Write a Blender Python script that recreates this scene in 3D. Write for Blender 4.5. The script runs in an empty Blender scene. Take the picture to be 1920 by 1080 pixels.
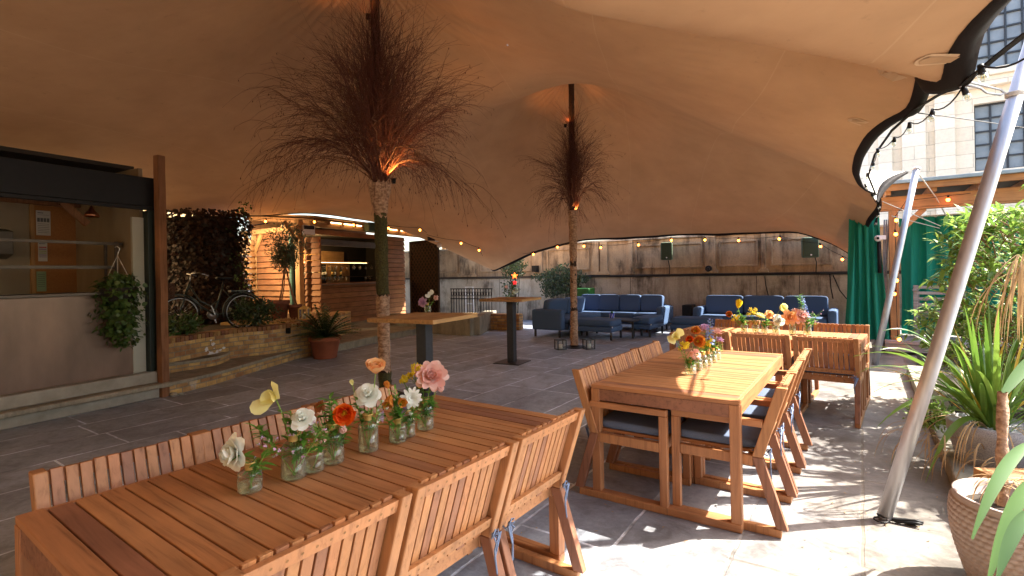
import bpy, math, random
import numpy as np
from mathutils import Vector, Matrix
R = random.Random(7)
C = bpy.context.scene.collection
sc = bpy.context.scene
# ---------------- camera, sky, sun, exposure ----------------
FPX, ROLL, HC, VH = 957.0, 0.019, 1.498, 512.4
cr, sr = math.cos(ROLL), math.sin(ROLL)
cam_d = bpy.data.cameras.new('camera'); cam = bpy.data.objects.new('camera', cam_d); C.objects.link(cam)
cam_d.sensor_width = 36; cam_d.lens = FPX/1920*36; cam_d.shift_y = -(540-VH)/1920
cam_d.clip_start = .05; cam_d.clip_end = 500
cam.matrix_world = Matrix(((cr, sr, 0, 0), (0, 0, -1, 0), (-sr, cr, 0, HC), (0, 0, 0, 1)))
sc.camera = cam
SUN_AZ, SUN_EL = math.radians(86), math.radians(47)      # azimuth from +Y towards +X
w = bpy.data.worlds.new('World'); sc.world = w; w.use_nodes = True
nt = w.node_tree; bg = nt.nodes['Background']
sky = nt.nodes.new('ShaderNodeTexSky'); sky.sky_type = 'NISHITA'; sky.sun_disc = False
sky.sun_elevation = SUN_EL; sky.sun_rotation = SUN_AZ; sky.air_density = 1.2; sky.dust_density = 3.0; sky.ozone_density = .7
nt.links.new(sky.outputs[0], bg.inputs[0]); bg.inputs[1].default_value = .15
sl = bpy.data.lights.new('sun', 'SUN'); sl.energy = 5.0; sl.angle = math.radians(.5); sl.color = (1, .93, .82)
so = bpy.data.objects.new('sun', sl); C.objects.link(so)
sdir = Vector((math.sin(SUN_AZ)*math.cos(SUN_EL), math.cos(SUN_AZ)*math.cos(SUN_EL), math.sin(SUN_EL)))
so.rotation_euler = sdir.to_track_quat('Z', 'Y').to_euler(); so.location = (8, 0, 12)
sc.view_settings.view_transform = 'Standard'; sc.view_settings.look = 'None'
sc.view_settings.gamma = 1; sc.view_settings.use_curve_mapping = False
sc.view_settings.exposure = 2.1
sc.cycles.max_bounces = 8; sc.cycles.diffuse_bounces = 5; sc.cycles.glossy_bounces = 3
sc.cycles.transmission_bounces = 6; sc.cycles.transparent_max_bounces = 12
sc.cycles.caustics_reflective = False; sc.cycles.caustics_refractive = False
sc.cycles.sample_clamp_indirect = 6

# ---------------- helpers ----------------
def ray(u, v):
    a = (u-960)/FPX; b = (VH-v)/FPX
    return Vector((cr*a+sr*b, 1, -sr*a+cr*b))
def W(u, v, Y):                      # reference pixel + depth -> point in the place
    return Vector((0, 0, HC)) + ray(u, v)*Y
def G(u, v, z=0.0):                  # reference pixel on the height z
    r = ray(u, v); return Vector((0, 0, HC)) + r*((z-HC)/r.z)
TH = .6
D = Vector((math.sin(TH), math.cos(TH), 0)); S = Vector((math.cos(TH), -math.sin(TH), 0)); Z = Vector((0, 0, 1))
def site(a, b, z=0): return S*a + D*b + Z*z
def tosite(p): return p.dot(S), p.dot(D)
def hitb(u, v, b):                   # reference pixel on the vertical plane b=const
    r = ray(u, v); return Vector((0, 0, HC)) + r*(b/r.dot(D))

class MB:
    def __init__(s): s.v = []; s.f = []; s.m = []; s.s = []
    def add(s, vs, fs, mi=0, sm=False):
        o = len(s.v); s.v += [tuple(x) for x in vs]
        for f in fs: s.f.append(tuple(i+o for i in f)); s.m.append(mi); s.s.append(sm)
        return s
    def box(s, x0, x1, y0, y1, z0, z1, mi=0):
        return s.add([(x0,y0,z0),(x1,y0,z0),(x1,y1,z0),(x0,y1,z0),(x0,y0,z1),(x1,y0,z1),(x1,y1,z1),(x0,y1,z1)],
              [(0,3,2,1),(4,5,6,7),(0,1,5,4),(1,2,6,5),(2,3,7,6),(3,0,4,7)], mi)
    def bar(s, p0, p1, w, h, up=(0,0,1), mi=0):
        p0 = Vector(p0); p1 = Vector(p1); d = (p1-p0).normalized(); up = Vector(up)
        x = d.cross(up)
        if x.length < 1e-4: x = d.cross(Vector((1,0,0)))
        x.normalize(); y = x.cross(d).normalized(); vs = []
        for p in (p0, p1):
            for a, b in ((-1,-1),(1,-1),(1,1),(-1,1)): vs.append(p+x*(a*w/2)+y*(b*h/2))
        return s.add(vs, [(0,3,2,1),(4,5,6,7),(0,1,5,4),(1,2,6,5),(2,3,7,6),(3,0,4,7)], mi)
    def ring(s, pts, rad, n=8, mi=0, sm=True, closed=False, cap=True):
        pts = [Vector(p) for p in pts]; k = len(pts)
        if not hasattr(rad, '__len__'): rad = [rad]*k
        t = (pts[1]-pts[0]).normalized(); a = t.orthogonal().normalized(); vs = []
        for i, p in enumerate(pts):
            t2 = (pts[min(i+1, k-1)]-pts[max(i-1, 0)])
            if t2.length < 1e-9: t2 = t
            t2.normalize(); a = a - t2*a.dot(t2)
            if a.length < 1e-6: a = t2.orthogonal()
            a.normalize(); b = t2.cross(a); t = t2
            for j in range(n):
                q = 2*math.pi*j/n; vs.append(p+(a*math.cos(q)+b*math.sin(q))*rad[i])
        fs = []
        for i in range(k-1):
            for j in range(n):
                j2 = (j+1) % n; fs.append((i*n+j, i*n+j2, (i+1)*n+j2, (i+1)*n+j))
        if cap and n > 2:
            fs.append(tuple(range(n))[::-1]); fs.append(tuple((k-1)*n+j for j in range(n)))
        return s.add(vs, fs, mi, sm)
    tube = ring
    def lathe(s, prof, n=24, c=(0,0,0), mi=0, sm=True, fn=None):
        vs = []; fs = []
        for r, z in prof:
            for j in range(n):
                q = 2*math.pi*j/n; rr = fn(r, z, q) if fn else r
                vs.append((c[0]+rr*math.cos(q), c[1]+rr*math.sin(q), c[2]+z))
        for i in range(len(prof)-1):
            for j in range(n):
                j2 = (j+1) % n; fs.append((i*n+j, i*n+j2, (i+1)*n+j2, (i+1)*n+j))
        return s.add(vs, fs, mi, sm)
    def prism(s, poly, o, ax, ay, az, t, mi=0):     # poly in (ax,ay), thickness t along az
        n = len(poly); o = Vector(o); ax = Vector(ax); ay = Vector(ay); az = Vector(az); vs = []
        for k in (0, 1):
            for x, y in poly: vs.append(o+ax*x+ay*y+az*(k*t))
        fs = [tuple(range(n))[::-1], tuple(range(n, 2*n))]
        for j in range(n): fs.append((j, (j+1) % n, n+(j+1) % n, n+j))
        return s.add(vs, fs, mi)
    def pillow(s, c, l, e=.28, n=20, m=12, mi=0, ax=None, sag=0):
        ax = ax or (Vector((1,0,0)), Vector((0,1,0)), Vector((0,0,1))); c = Vector(c); vs = []
        sp = lambda x: math.copysign(abs(x)**e, x)
        for i in range(m+1):
            ph = -math.pi/2+math.pi*i/m
            for j in range(n):
                q = 2*math.pi*(j+.5)/n
                x = sp(math.cos(ph))*sp(math.cos(q)); y = sp(math.cos(ph))*sp(math.sin(q)); z = sp(math.sin(ph))
                zz = z*(1-sag*(x*x+y*y)/2)
                vs.append(c+ax[0]*(x*l[0]/2)+ax[1]*(y*l[1]/2)+ax[2]*(zz*l[2]/2))
        fs = []
        for i in range(m):
            for j in range(n):
                j2 = (j+1) % n; fs.append((i*n+j, i*n+j2, (i+1)*n+j2, (i+1)*n+j))
        return s.add(vs, fs, mi, True)
    def ball(s, c, r, n=10, m=7, mi=0, sc3=(1,1,1)):
        vs = []
        for i in range(m+1):
            ph = -math.pi/2+math.pi*i/m
            for j in range(n):
                q = 2*math.pi*j/n
                vs.append((c[0]+r*sc3[0]*math.cos(ph)*math.cos(q), c[1]+r*sc3[1]*math.cos(ph)*math.sin(q), c[2]+r*sc3[2]*math.sin(ph)))
        fs = [(i*n+j, i*n+(j+1) % n, (i+1)*n+(j+1) % n, (i+1)*n+j) for i in range(m) for j in range(n)]
        return s.add(vs, fs, mi, True)
    def leaf(s, p, d, L, w, nrm=None, mi=0, curl=.25, seg=3, fold=.15):
        p = Vector(p); d = Vector(d).normalized(); nrm = Vector(nrm) if nrm is not None else Vector((R.gauss(0,1), R.gauss(0,1), R.gauss(0,1)))
        x = d.cross(nrm)
        if x.length < 1e-5: x = d.orthogonal()
        x.normalize(); n = x.cross(d).normalized(); vs = []; fs = []
        for i in range(seg+1):
            t = i/seg; ww = w*math.sin(math.pi*min(1, .08+t*.92)**.8)*.5 if seg > 2 else w*.5*(1-abs(2*t-1))
            if i == seg: ww = w*.03
            q = p+d*(L*t)-n*(curl*L*t*t)
            vs += [q-x*ww+n*(fold*ww), q, q+x*ww+n*(fold*ww)]
        for i in range(seg):
            a = i*3; fs += [(a, a+1, a+4, a+3), (a+1, a+2, a+5, a+4)]
        return s.add(vs, fs, mi, True)
    def strap(s, p, d, L, w, droop=1.0, mi=0, seg=9, twist=0, tip=.35):
        p = Vector(p); d = Vector(d).normalized(); h = Vector((d.x, d.y, 0)); h = h.normalized() if h.length > 1e-3 else Vector((1,0,0))
        vs = []; fs = []; cur = p.copy(); dd = d.copy(); side0 = Z.cross(h).normalized()
        for i in range(seg+1):
            t = i/seg; ww = w*.5*min(1, .55+t*1.5)*(1 if t < 1-tip else max(.03, ((1-t)/tip)**.8))
            q = twist*t; sd = (side0*math.cos(q)+dd.cross(side0)*math.sin(q)).normalized(); up = sd.cross(dd).normalized()
            vs += [cur-sd*ww+up*ww*.25, cur, cur+sd*ww+up*ww*.25]
            dd = (dd + Vector((0,0,-1))*(droop/seg*(.25+1.5*t))).normalized(); cur = cur+dd*(L/seg)
        for i in range(seg):
            a = i*3; fs += [(a, a+1, a+4, a+3), (a+1, a+2, a+5, a+4)]
        return s.add(vs, fs, mi, True)
    def build(s, name, mats, parent=None, bev=0, weld=False, solid=0):
        me = bpy.data.meshes.new(name); me.from_pydata(s.v, [], s.f)
        if not isinstance(mats, (list, tuple)): mats = [mats]
        for m in mats: me.materials.append(m)
        me.polygons.foreach_set('material_index', s.m); me.polygons.foreach_set('use_smooth', s.s); me.update()
        o = bpy.data.objects.new(name, me); C.objects.link(o)
        if parent is not None: o.parent = parent
        if bev:
            b = o.modifiers.new('bevel', 'BEVEL'); b.width = bev; b.segments = 2; b.limit_method = 'ANGLE'; b.angle_limit = math.radians(50)
        if solid:
            b = o.modifiers.new('solidify', 'SOLIDIFY'); b.thickness = solid; b.offset = 0
        return o
LABELS = set()
def tag(o, label, cat, group=None, kind=None):
    o['label'] = label; o['category'] = cat
    if group: o['group'] = group
    if kind: o['kind'] = kind
    return o
def struct(o): o['kind'] = 'structure'; return o
def thing(name, label, cat, loc=(0,0,0), rz=0, group=None):
    o = bpy.data.objects.new(name, None); C.objects.link(o); o.location = loc; o.rotation_euler = (0, 0, rz); o.empty_display_size = .1
    return tag(o, label, cat, group)
def kids(o): return [c for c in bpy.data.objects if c.parent == o]
def dup(o, loc, rz, label, group=None):
    r = o.copy(); C.objects.link(r); r.location = loc; r.rotation_euler = (0, 0, rz); r['label'] = label
    if group: r['group'] = group
    for ch in kids(o):
        c = ch.copy(); C.objects.link(c); c.parent = r
        for g in kids(ch):
            d = g.copy(); C.objects.link(d); d.parent = c
    return r

# ---------------- materials ----------------
def nodes(name):
    m = bpy.data.materials.new(name); m.use_nodes = True; n = m.node_tree
    return m, n, n.nodes['Principled BSDF'], n.links
def col(c): return (c[0], c[1], c[2], 1)
def noise(n, coord, scale, detail=4, rough=.6, dist=0, vec=None):
    t = n.nodes.new('ShaderNodeTexNoise'); t.inputs['Scale'].default_value = scale; t.inputs['Detail'].default_value = detail
    t.inputs['Roughness'].default_value = rough; t.inputs['Distortion'].default_value = dist
    if vec is None:
        tc = n.nodes.new('ShaderNodeTexCoord'); vec = tc.outputs[coord]
    n.links.new(vec, t.inputs['Vector']); return t.outputs['Fac']
def mapping(n, coord, scale=(1,1,1), rot=(0,0,0), loc=(0,0,0)):
    tc = n.nodes.new('ShaderNodeTexCoord'); mp = n.nodes.new('ShaderNodeMapping')
    mp.inputs['Scale'].default_value = scale; mp.inputs['Rotation'].default_value = rot; mp.inputs['Location'].default_value = loc
    n.links.new(tc.outputs[coord], mp.inputs['Vector']); return mp.outputs[0]
def ramp(n, fac, stops):
    r = n.nodes.new('ShaderNodeValToRGB'); e = r.color_ramp.elements
    e[0].position = stops[0][0]; e[0].color = col(stops[0][1]); e[1].position = stops[-1][0]; e[1].color = col(stops[-1][1])
    for p, c in stops[1:-1]: x = e.new(p); x.color = col(c)
    n.links.new(fac, r.inputs[0]); return r.outputs[0]
def mix(n, fac, a, b, mode='MIX'):
    m = n.nodes.new('ShaderNodeMix'); m.data_type = 'RGBA'; m.blend_type = mode
    for i, x in ((0, fac), (6, a), (7, b)):
        if hasattr(x, 'links') or hasattr(x, 'is_linked'): n.links.new(x, m.inputs[i])
        elif i == 0: m.inputs[0].default_value = x
        else: m.inputs[i].default_value = col(x)
    return m.outputs[2]
def mth(n, op, a, b=None, c=None):
    m = n.nodes.new('ShaderNodeMath'); m.operation = op
    for i, x in enumerate((a, b, c)):
        if x is None: continue
        if hasattr(x, 'is_linked'): n.links.new(x, m.inputs[i])
        else: m.inputs[i].default_value = x
    return m.outputs[0]
def bump(n, bs, h, st=.3, dist=.01):
    b = n.nodes.new('ShaderNodeBump'); b.inputs['Strength'].default_value = st; b.inputs['Distance'].default_value = dist
    n.links.new(h, b.inputs['Height']); n.links.new(b.outputs[0], bs.inputs['Normal'])
def mat(name, c1, c2=None, scale=8, rough=.6, metal=0, bmp=.15, bdist=.004, stretch=None, spec=None, coord='Object', detail=5, lo=.3, hi=.7):
    m, n, bs, L = nodes(name); c2 = c2 or tuple(x*.75 for x in c1)
    vec = mapping(n, coord, stretch) if stretch else None
    f = noise(n, coord, scale, detail, vec=vec)
    L.new(ramp(n, f, [(lo, c1), (hi, c2)]), bs.inputs['Base Color'])
    bs.inputs['Roughness'].default_value = rough; bs.inputs['Metallic'].default_value = metal
    if spec is not None: bs.inputs['Specular IOR Level'].default_value = spec
    if bmp: bump(n, bs, f, bmp, bdist)
    return m
def wood(name, cs, axis, rough=.5, sc_=1.0, sheen=.5):
    """cs: list of colours spread over the separate boards; grain along axis"""
    m, n, bs, L = nodes(name)
    st = [38*sc_]*3; st[axis] = 2.2*sc_
    geo = n.nodes.new('ShaderNodeNewGeometry'); rnd = geo.outputs['Random Per Island']
    tc = n.nodes.new('ShaderNodeTexCoord'); off = n.nodes.new('ShaderNodeVectorMath'); off.operation = 'ADD'
    cmb = n.nodes.new('ShaderNodeCombineXYZ'); r13 = mth(n, 'MULTIPLY', rnd, 13.0)
    for i in range(3): L.new(r13, cmb.inputs[i])
    L.new(tc.outputs['Object'], off.inputs[0]); L.new(cmb.outputs[0], off.inputs[1])
    mp = n.nodes.new('ShaderNodeMapping'); mp.inputs['Scale'].default_value = st; L.new(off.outputs[0], mp.inputs['Vector'])
    f1 = noise(n, 'Object', 1.0, 6, .65, .6, vec=mp.outputs[0])
    k = len(cs); base = ramp(n, rnd, [(i/(k-1) if k > 1 else 0, c) for i, c in enumerate(cs)])
    g = ramp(n, f1, [(.30, (.50,.44,.40)), (.47, (.95,.94,.92)), (.72, (1.16,1.13,1.05))])
    c = mix(n, .85, base, g, 'MULTIPLY')
    f2 = noise(n, 'Object', 2.3, 3, vec=off.outputs[0]); g2 = ramp(n, f2, [(.3, (.72,.69,.68)), (.7, (1.12,1.09,1.04))])
    c = mix(n, 1.0, c, g2, 'MULTIPLY'); L.new(c, bs.inputs['Base Color'])
    L.new(ramp(n, f1, [(.2, (rough+.15,)*3), (.8, (rough-.05,)*3)]), bs.inputs['Roughness'])
    bs.inputs['Specular IOR Level'].default_value = sheen
    bump(n, bs, f1, .25, .002)
    return m
TEAK = [(.44,.205,.088), (.48,.235,.10), (.42,.19,.085), (.50,.25,.11), (.45,.21,.09), (.46,.22,.095), (.27,.12,.075), (.47,.23,.10)]
M = {}
for i, ax in enumerate('xyz'): M['teak_'+ax] = wood('oiled teak '+ax, TEAK, i, .48)
PINE = [(.50,.30,.12), (.44,.25,.10), (.55,.34,.15)]
for i, ax in enumerate('xyz'): M['pine_'+ax] = wood('pine '+ax, PINE, i, .6)
M['post'] = wood('weathered post', [(.24,.11,.05), (.28,.13,.06)], 2, .75)
CEDAR = [(.36,.17,.07), (.30,.13,.055), (.40,.2,.085), (.33,.15,.06)]
M['cedar_y'] = wood('cedar cladding', CEDAR, 1, .7)
M['cedar_x'] = wood('cedar cladding x', CEDAR, 0, .7)
M['oak'] = wood('pergola oak', [(.42,.22,.09), (.38,.19,.075)], 0, .65)
M['oakz'] = wood('pergola oak z', [(.42,.22,.09), (.38,.19,.075)], 2, .65)
M['greywood'] = wood('silvered wood', [(.46,.43,.43), (.38,.35,.35), (.52,.48,.48)], 0, .8)
M['steel'] = mat('dull steel', (.45,.46,.48), (.36,.37,.4), 6, .38, .9, .05)
M['pole'] = mat('aluminium pole', (.55,.55,.58), (.44,.44,.47), 9, .42, .7, .03, stretch=(4,4,.6))
M['black'] = mat('black metal', (.006,.006,.007), (.010,.010,.011), 20, .5, 0, .05, spec=.25)
M['charcoal'] = mat('charcoal metal', (.03,.034,.042), (.04,.045,.055), 20, .45, .3, .05)
M['dgreen'] = mat('dark green paint', (.006,.016,.012), (.012,.02,.016), 14, .5, 0, .05)
M['rubber'] = mat('black webbing', (.012,.010,.010), (.024,.019,.019), 160, .8, 0, .5, .003, spec=.15)
M['navy'] = mat('navy weave', (.048,.098,.20), (.06,.115,.235), 260, .85, 0, .35, .002, detail=2)
M['navy2'] = mat('blue grey seat weave', (.085,.12,.20), (.12,.155,.24), 220, .85, 0, .4, .002, detail=2)
M['screw'] = mat('bronze screw', (.28,.15,.06), (.2,.1,.04), 30, .4, .7, .03)
M['gold'] = mat('brass', (.85,.6,.22), (.72,.48,.16), 30, .38, .55, .03)
M['terra'] = mat('terracotta', (.40,.12,.055), (.30,.085,.04), 7, .8, 0, .15)
M['greypot'] = mat('speckled grey pot', (.42,.42,.44), (.25,.25,.27), 170, .75, 0, .3, .002, detail=3, lo=.42, hi=.62)
M['honey'] = mat('taupe honeycomb pot', (.43,.345,.305), (.34,.27,.24), 9, .7, 0, .1)
M['soil'] = mat('soil', (.05,.035,.022), (.02,.014,.01), 60, .95, 0, .8, .01)
M['bark'] = mat('birch bark', (.56,.37,.25), (.24,.135,.08), 22, .85, 0, .9, .02, stretch=(1,1,1.6), lo=.35, hi=.62)
M['moss'] = mat('mossy bark', (.085,.085,.022), (.03,.02,.01), 45, .95, 0, 1.0, .02)
M['twig'] = mat('birch twigs', (.13,.036,.021), (.07,.02,.012), 30, .6, 0, .2)
M['branch'] = mat('light birch branch', (.30,.15,.07), (.18,.08,.04), 30, .6, 0, .2)
M['lime'] = mat('white paper', (.62,.6,.56), (.5,.48,.44), 4, .8, 0, .05)
def leafmat(name, c1, c2, tr=.35, rough=.45, scale=9):
    m, n, bs, L = nodes(name); geo = n.nodes.new('ShaderNodeNewGeometry')
    f = noise(n, 'Object', scale, 2); s = mth(n, 'ADD', mth(n, 'MULTIPLY', geo.outputs['Random Per Island'], .6), mth(n, 'MULTIPLY', f, .5))
    c = ramp(n, s, [(.15, c1), (.85, c2)]); L.new(c, bs.inputs['Base Color']); bs.inputs['Roughness'].default_value = rough
    t = n.nodes.new('ShaderNodeBsdfTranslucent'); L.new(c, t.inputs[0]); ms = n.nodes.new('ShaderNodeMixShader'); ms.inputs[0].default_value = tr
    out = n.nodes['Material Output']; L.new(bs.outputs[0], ms.inputs[1]); L.new(t.outputs[0], ms.inputs[2]); L.new(ms.outputs[0], out.inputs[0])
    return m
M['leaf'] = leafmat('shrub leaves', (.08,.18,.03), (.34,.50,.10))
M['leafd'] = leafmat('dark evergreen leaves', (.012,.03,.010), (.04,.075,.02), .2)
M['ivy'] = leafmat('ivy leaves', (.025,.06,.014), (.08,.15,.035), .25)
M['ivydark'] = leafmat('dry ivy leaves', (.014,.008,.005), (.045,.018,.010), .15)
M['olive'] = leafmat('olive leaves', (.05,.08,.045), (.11,.15,.09), .2)
M['strap'] = leafmat('flax leaves', (.05,.14,.02), (.20,.32,.05), .35, .35)
M['strapy'] = leafmat('yellowing leaf', (.55,.33,.03), (.6,.42,.06), .35)
M['strapd'] = leafmat('dry leaf', (.36,.22,.1), (.5,.34,.17), .25, .8)
M['stem'] = leafmat('flower stem', (.16,.32,.05), (.28,.45,.09), .2)
M['fleaf'] = leafmat('bouquet leaf', (.07,.24,.03), (.2,.45,.07), .35)
M['cordy'] = leafmat('cordyline leaves', (.025,.08,.016), (.07,.155,.03), .15, .6, 4)
def petal(name, c1, c2, tr=.35): return leafmat('petal '+name, c1, c2, tr, .6, 30)
PET = dict(white=petal('white',(.80,.86,.80),(.90,.93,.90),.25), cream=petal('cream',(.80,.78,.30),(.88,.86,.45)),
  peach=petal('peach',(.9,.45,.2),(.9,.62,.32)), red=petal('red orange',(.75,.07,.008),(.85,.2,.015)), orange=petal('orange',(.62,.2,.03),(.75,.32,.05)),
  pink=petal('pink',(.88,.48,.44),(.90,.70,.66)), lilac=petal('lilac',(.60,.36,.62),(.75,.54,.76)), yellow=petal('yellow',(.85,.68,.03),(.92,.80,.05)),
  rust=petal('rust',(.4,.13,.05),(.55,.22,.09)), blue=petal('blue',(.2,.3,.62),(.36,.46,.75)))
def glassmat(name, tint=(.95,.98,.96), rough=.02, tr=.86, milk=.12):
    m, n, bs, L = nodes(name); out = n.nodes['Material Output']
    t = n.nodes.new('ShaderNodeBsdfTransparent'); t.inputs[0].default_value = col(tint); g = n.nodes.new('ShaderNodeBsdfGlossy'); g.inputs['Roughness'].default_value = rough+.05
    lw = n.nodes.new('ShaderNodeLayerWeight'); lw.inputs[0].default_value = .35
    f = mth(n, 'ADD', mth(n, 'MULTIPLY', mth(n, 'POWER', lw.outputs['Facing'], 1.3), .75), 1-tr)
    df = n.nodes.new('ShaderNodeBsdfDiffuse'); df.inputs[0].default_value = col(tuple(.8*x for x in tint)); m1 = n.nodes.new('ShaderNodeMixShader')
    m1.inputs[0].default_value = milk; L.new(g.outputs[0], m1.inputs[1]); L.new(df.outputs[0], m1.inputs[2])
    ms = n.nodes.new('ShaderNodeMixShader'); L.new(f, ms.inputs[0]); L.new(t.outputs[0], ms.inputs[1]); L.new(m1.outputs[0], ms.inputs[2]); L.new(ms.outputs[0], out.inputs[0])
    nz = noise(n, 'Object', 40, 2)
    return m
M['glass'] = glassmat('ribbed glass', tr=.95); M['water'] = glassmat('vase water', (.90,.95,.80), .02, .93, .4)
def emit(name, c, s):
    m, n, bs, L = nodes(name); bs.inputs['Base Color'].default_value = col(c); bs.inputs['Emission Color'].default_value = col(c); bs.inputs['Emission Strength'].default_value = s; return m
M['bulb'] = emit('lit amber bulb', (1,.2,.02), 9)
M['strip'] = emit('warm strip lamp', (1,.62,.28), 3.0)
M['gl_win'] = mat('window glass', (.16,.19,.23), (.30,.34,.38), 1.3, .12, 0, .02)
def stone_mat(name, cA, cB, streak=(.3,.26,.2), sc_=1.0, coord='Object', rough=.85, grime=0):
    m, n, bs, L = nodes(name)
    f = noise(n, coord, 2.2*sc_, 7, .65); c = ramp(n, f, [(.3, cA), (.7, cB)])
    v = mapping(n, coord, (2.6*sc_, 2.6*sc_, .5*sc_)); f2 = noise(n, coord, 1, 8, .72, .5, vec=v)
    c = mix(n, ramp(n, f2, [(.47, (0,0,0)), (.72, (.8,.8,.8))]), c, streak)
    if grime:
        v5 = mapping(n, coord, (3.6,3.6,.7)); f5 = noise(n, coord, 1, 6, .75, .3, vec=v5); f6 = noise(n, coord, 1.1, 4, .6); c = mix(n, ramp(n, mth(n, 'ADD', mth(n, 'MULTIPLY', f5, .6), mth(n, 'MULTIPLY', f6, .5)), [(.56, (0,0,0)), (.68, (grime,)*3)]), c, (.035,.025,.016))
    f3 = noise(n, coord, 30*sc_, 4); c = mix(n, .5, c, ramp(n, f3, [(.3, (.7,.7,.7)), (.7, (1.15,1.15,1.15))]), 'MULTIPLY')
    L.new(c, bs.inputs['Base Color']); bs.inputs['Roughness'].default_value = rough; bump(n, bs, f3, .3, .01); return m
M['stone'] = stone_mat('weathered limestone', (.56,.41,.25), (.40,.275,.16), (.14,.09,.05), grime=.75)
M['stonelow'] = stone_mat('weathered plinth stone', (.58,.53,.44), (.42,.37,.29), (.16,.12,.085), grime=.8)
M['ledge'] = stone_mat('blackened ledge', (.10,.075,.05), (.05,.038,.026), (.02,.015,.01))
M['trunkd'] = mat('dark birch bark', (.055,.03,.018), (.02,.012,.008), 26, .9, 0, .8, .02)
M['panel'] = stone_mat('stained copper grey panel', (.25,.165,.12), (.175,.115,.085), (.075,.05,.04), 1.0, rough=.3)
M['cream'] = stone_mat('cream ashlar', (.84,.76,.62), (.78,.69,.54), (.68,.58,.44), .4)
M['kerb'] = stone_mat('kerb stone', (.36,.33,.25), (.25,.23,.18), (.13,.12,.1), 2.2)
def brick_mat(name, c1, c2, mort, bw, bh, ms=.008, rot=(0,0,0), coord='Object', loc=(0,0,0), stain=.55, var=.8):
    m, n, bs, L = nodes(name); tc = n.nodes.new('ShaderNodeTexCoord'); sep = n.nodes.new('ShaderNodeSeparateXYZ'); L.new(tc.outputs[coord], sep.inputs[0])
    cmb = n.nodes.new('ShaderNodeCombineXYZ'); 
    L.new(mth(n, 'ADD', sep.outputs[0], sep.outputs[1]), cmb.inputs[0]); L.new(sep.outputs[2], cmb.inputs[1])
    b = n.nodes.new('ShaderNodeTexBrick'); b.inputs['Scale'].default_value = 1; b.inputs['Brick Width'].default_value = bw; b.inputs['Row Height'].default_value = bh
    b.inputs['Mortar Size'].default_value = ms; b.inputs['Mortar Smooth'].default_value = .3; b.inputs['Color1'].default_value = col(c1); b.inputs['Color2'].default_value = col(c2); b.inputs['Mortar'].default_value = col(mort); b.inputs['Bias'].default_value = -.1
    L.new(cmb.outputs[0], b.inputs['Vector']); f = noise(n, coord, 9, 5); c = mix(n, var, b.outputs['Color'], ramp(n, f, [(.3, (.55,.5,.45)), (.7, (1.2,1.15,1.05))]), 'MULTIPLY')
    f4 = noise(n, coord, 2.1, 5, .7); c = mix(n, ramp(n, f4, [(.62, (0,0,0)), (.7, (stain,)*3)]), c, (.5,.5,.48))
    L.new(c, bs.inputs['Base Color']); bs.inputs['Roughness'].default_value = .85
    bump(n, bs, mth(n, 'ADD', mth(n, 'MULTIPLY', b.outputs['Fac'], -1.0), mth(n, 'MULTIPLY', f, .3)), .6, .012); return m
M['brick'] = brick_mat('yellow stock brick', (.62,.43,.17), (.32,.16,.08), (.30,.25,.18), .225, .075, .010)
M['cream'] = brick_mat('cream ashlar', (.86,.78,.65), (.76,.68,.55), (.55,.48,.38), 1.3, .52, .012, stain=.08, var=.22)
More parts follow.
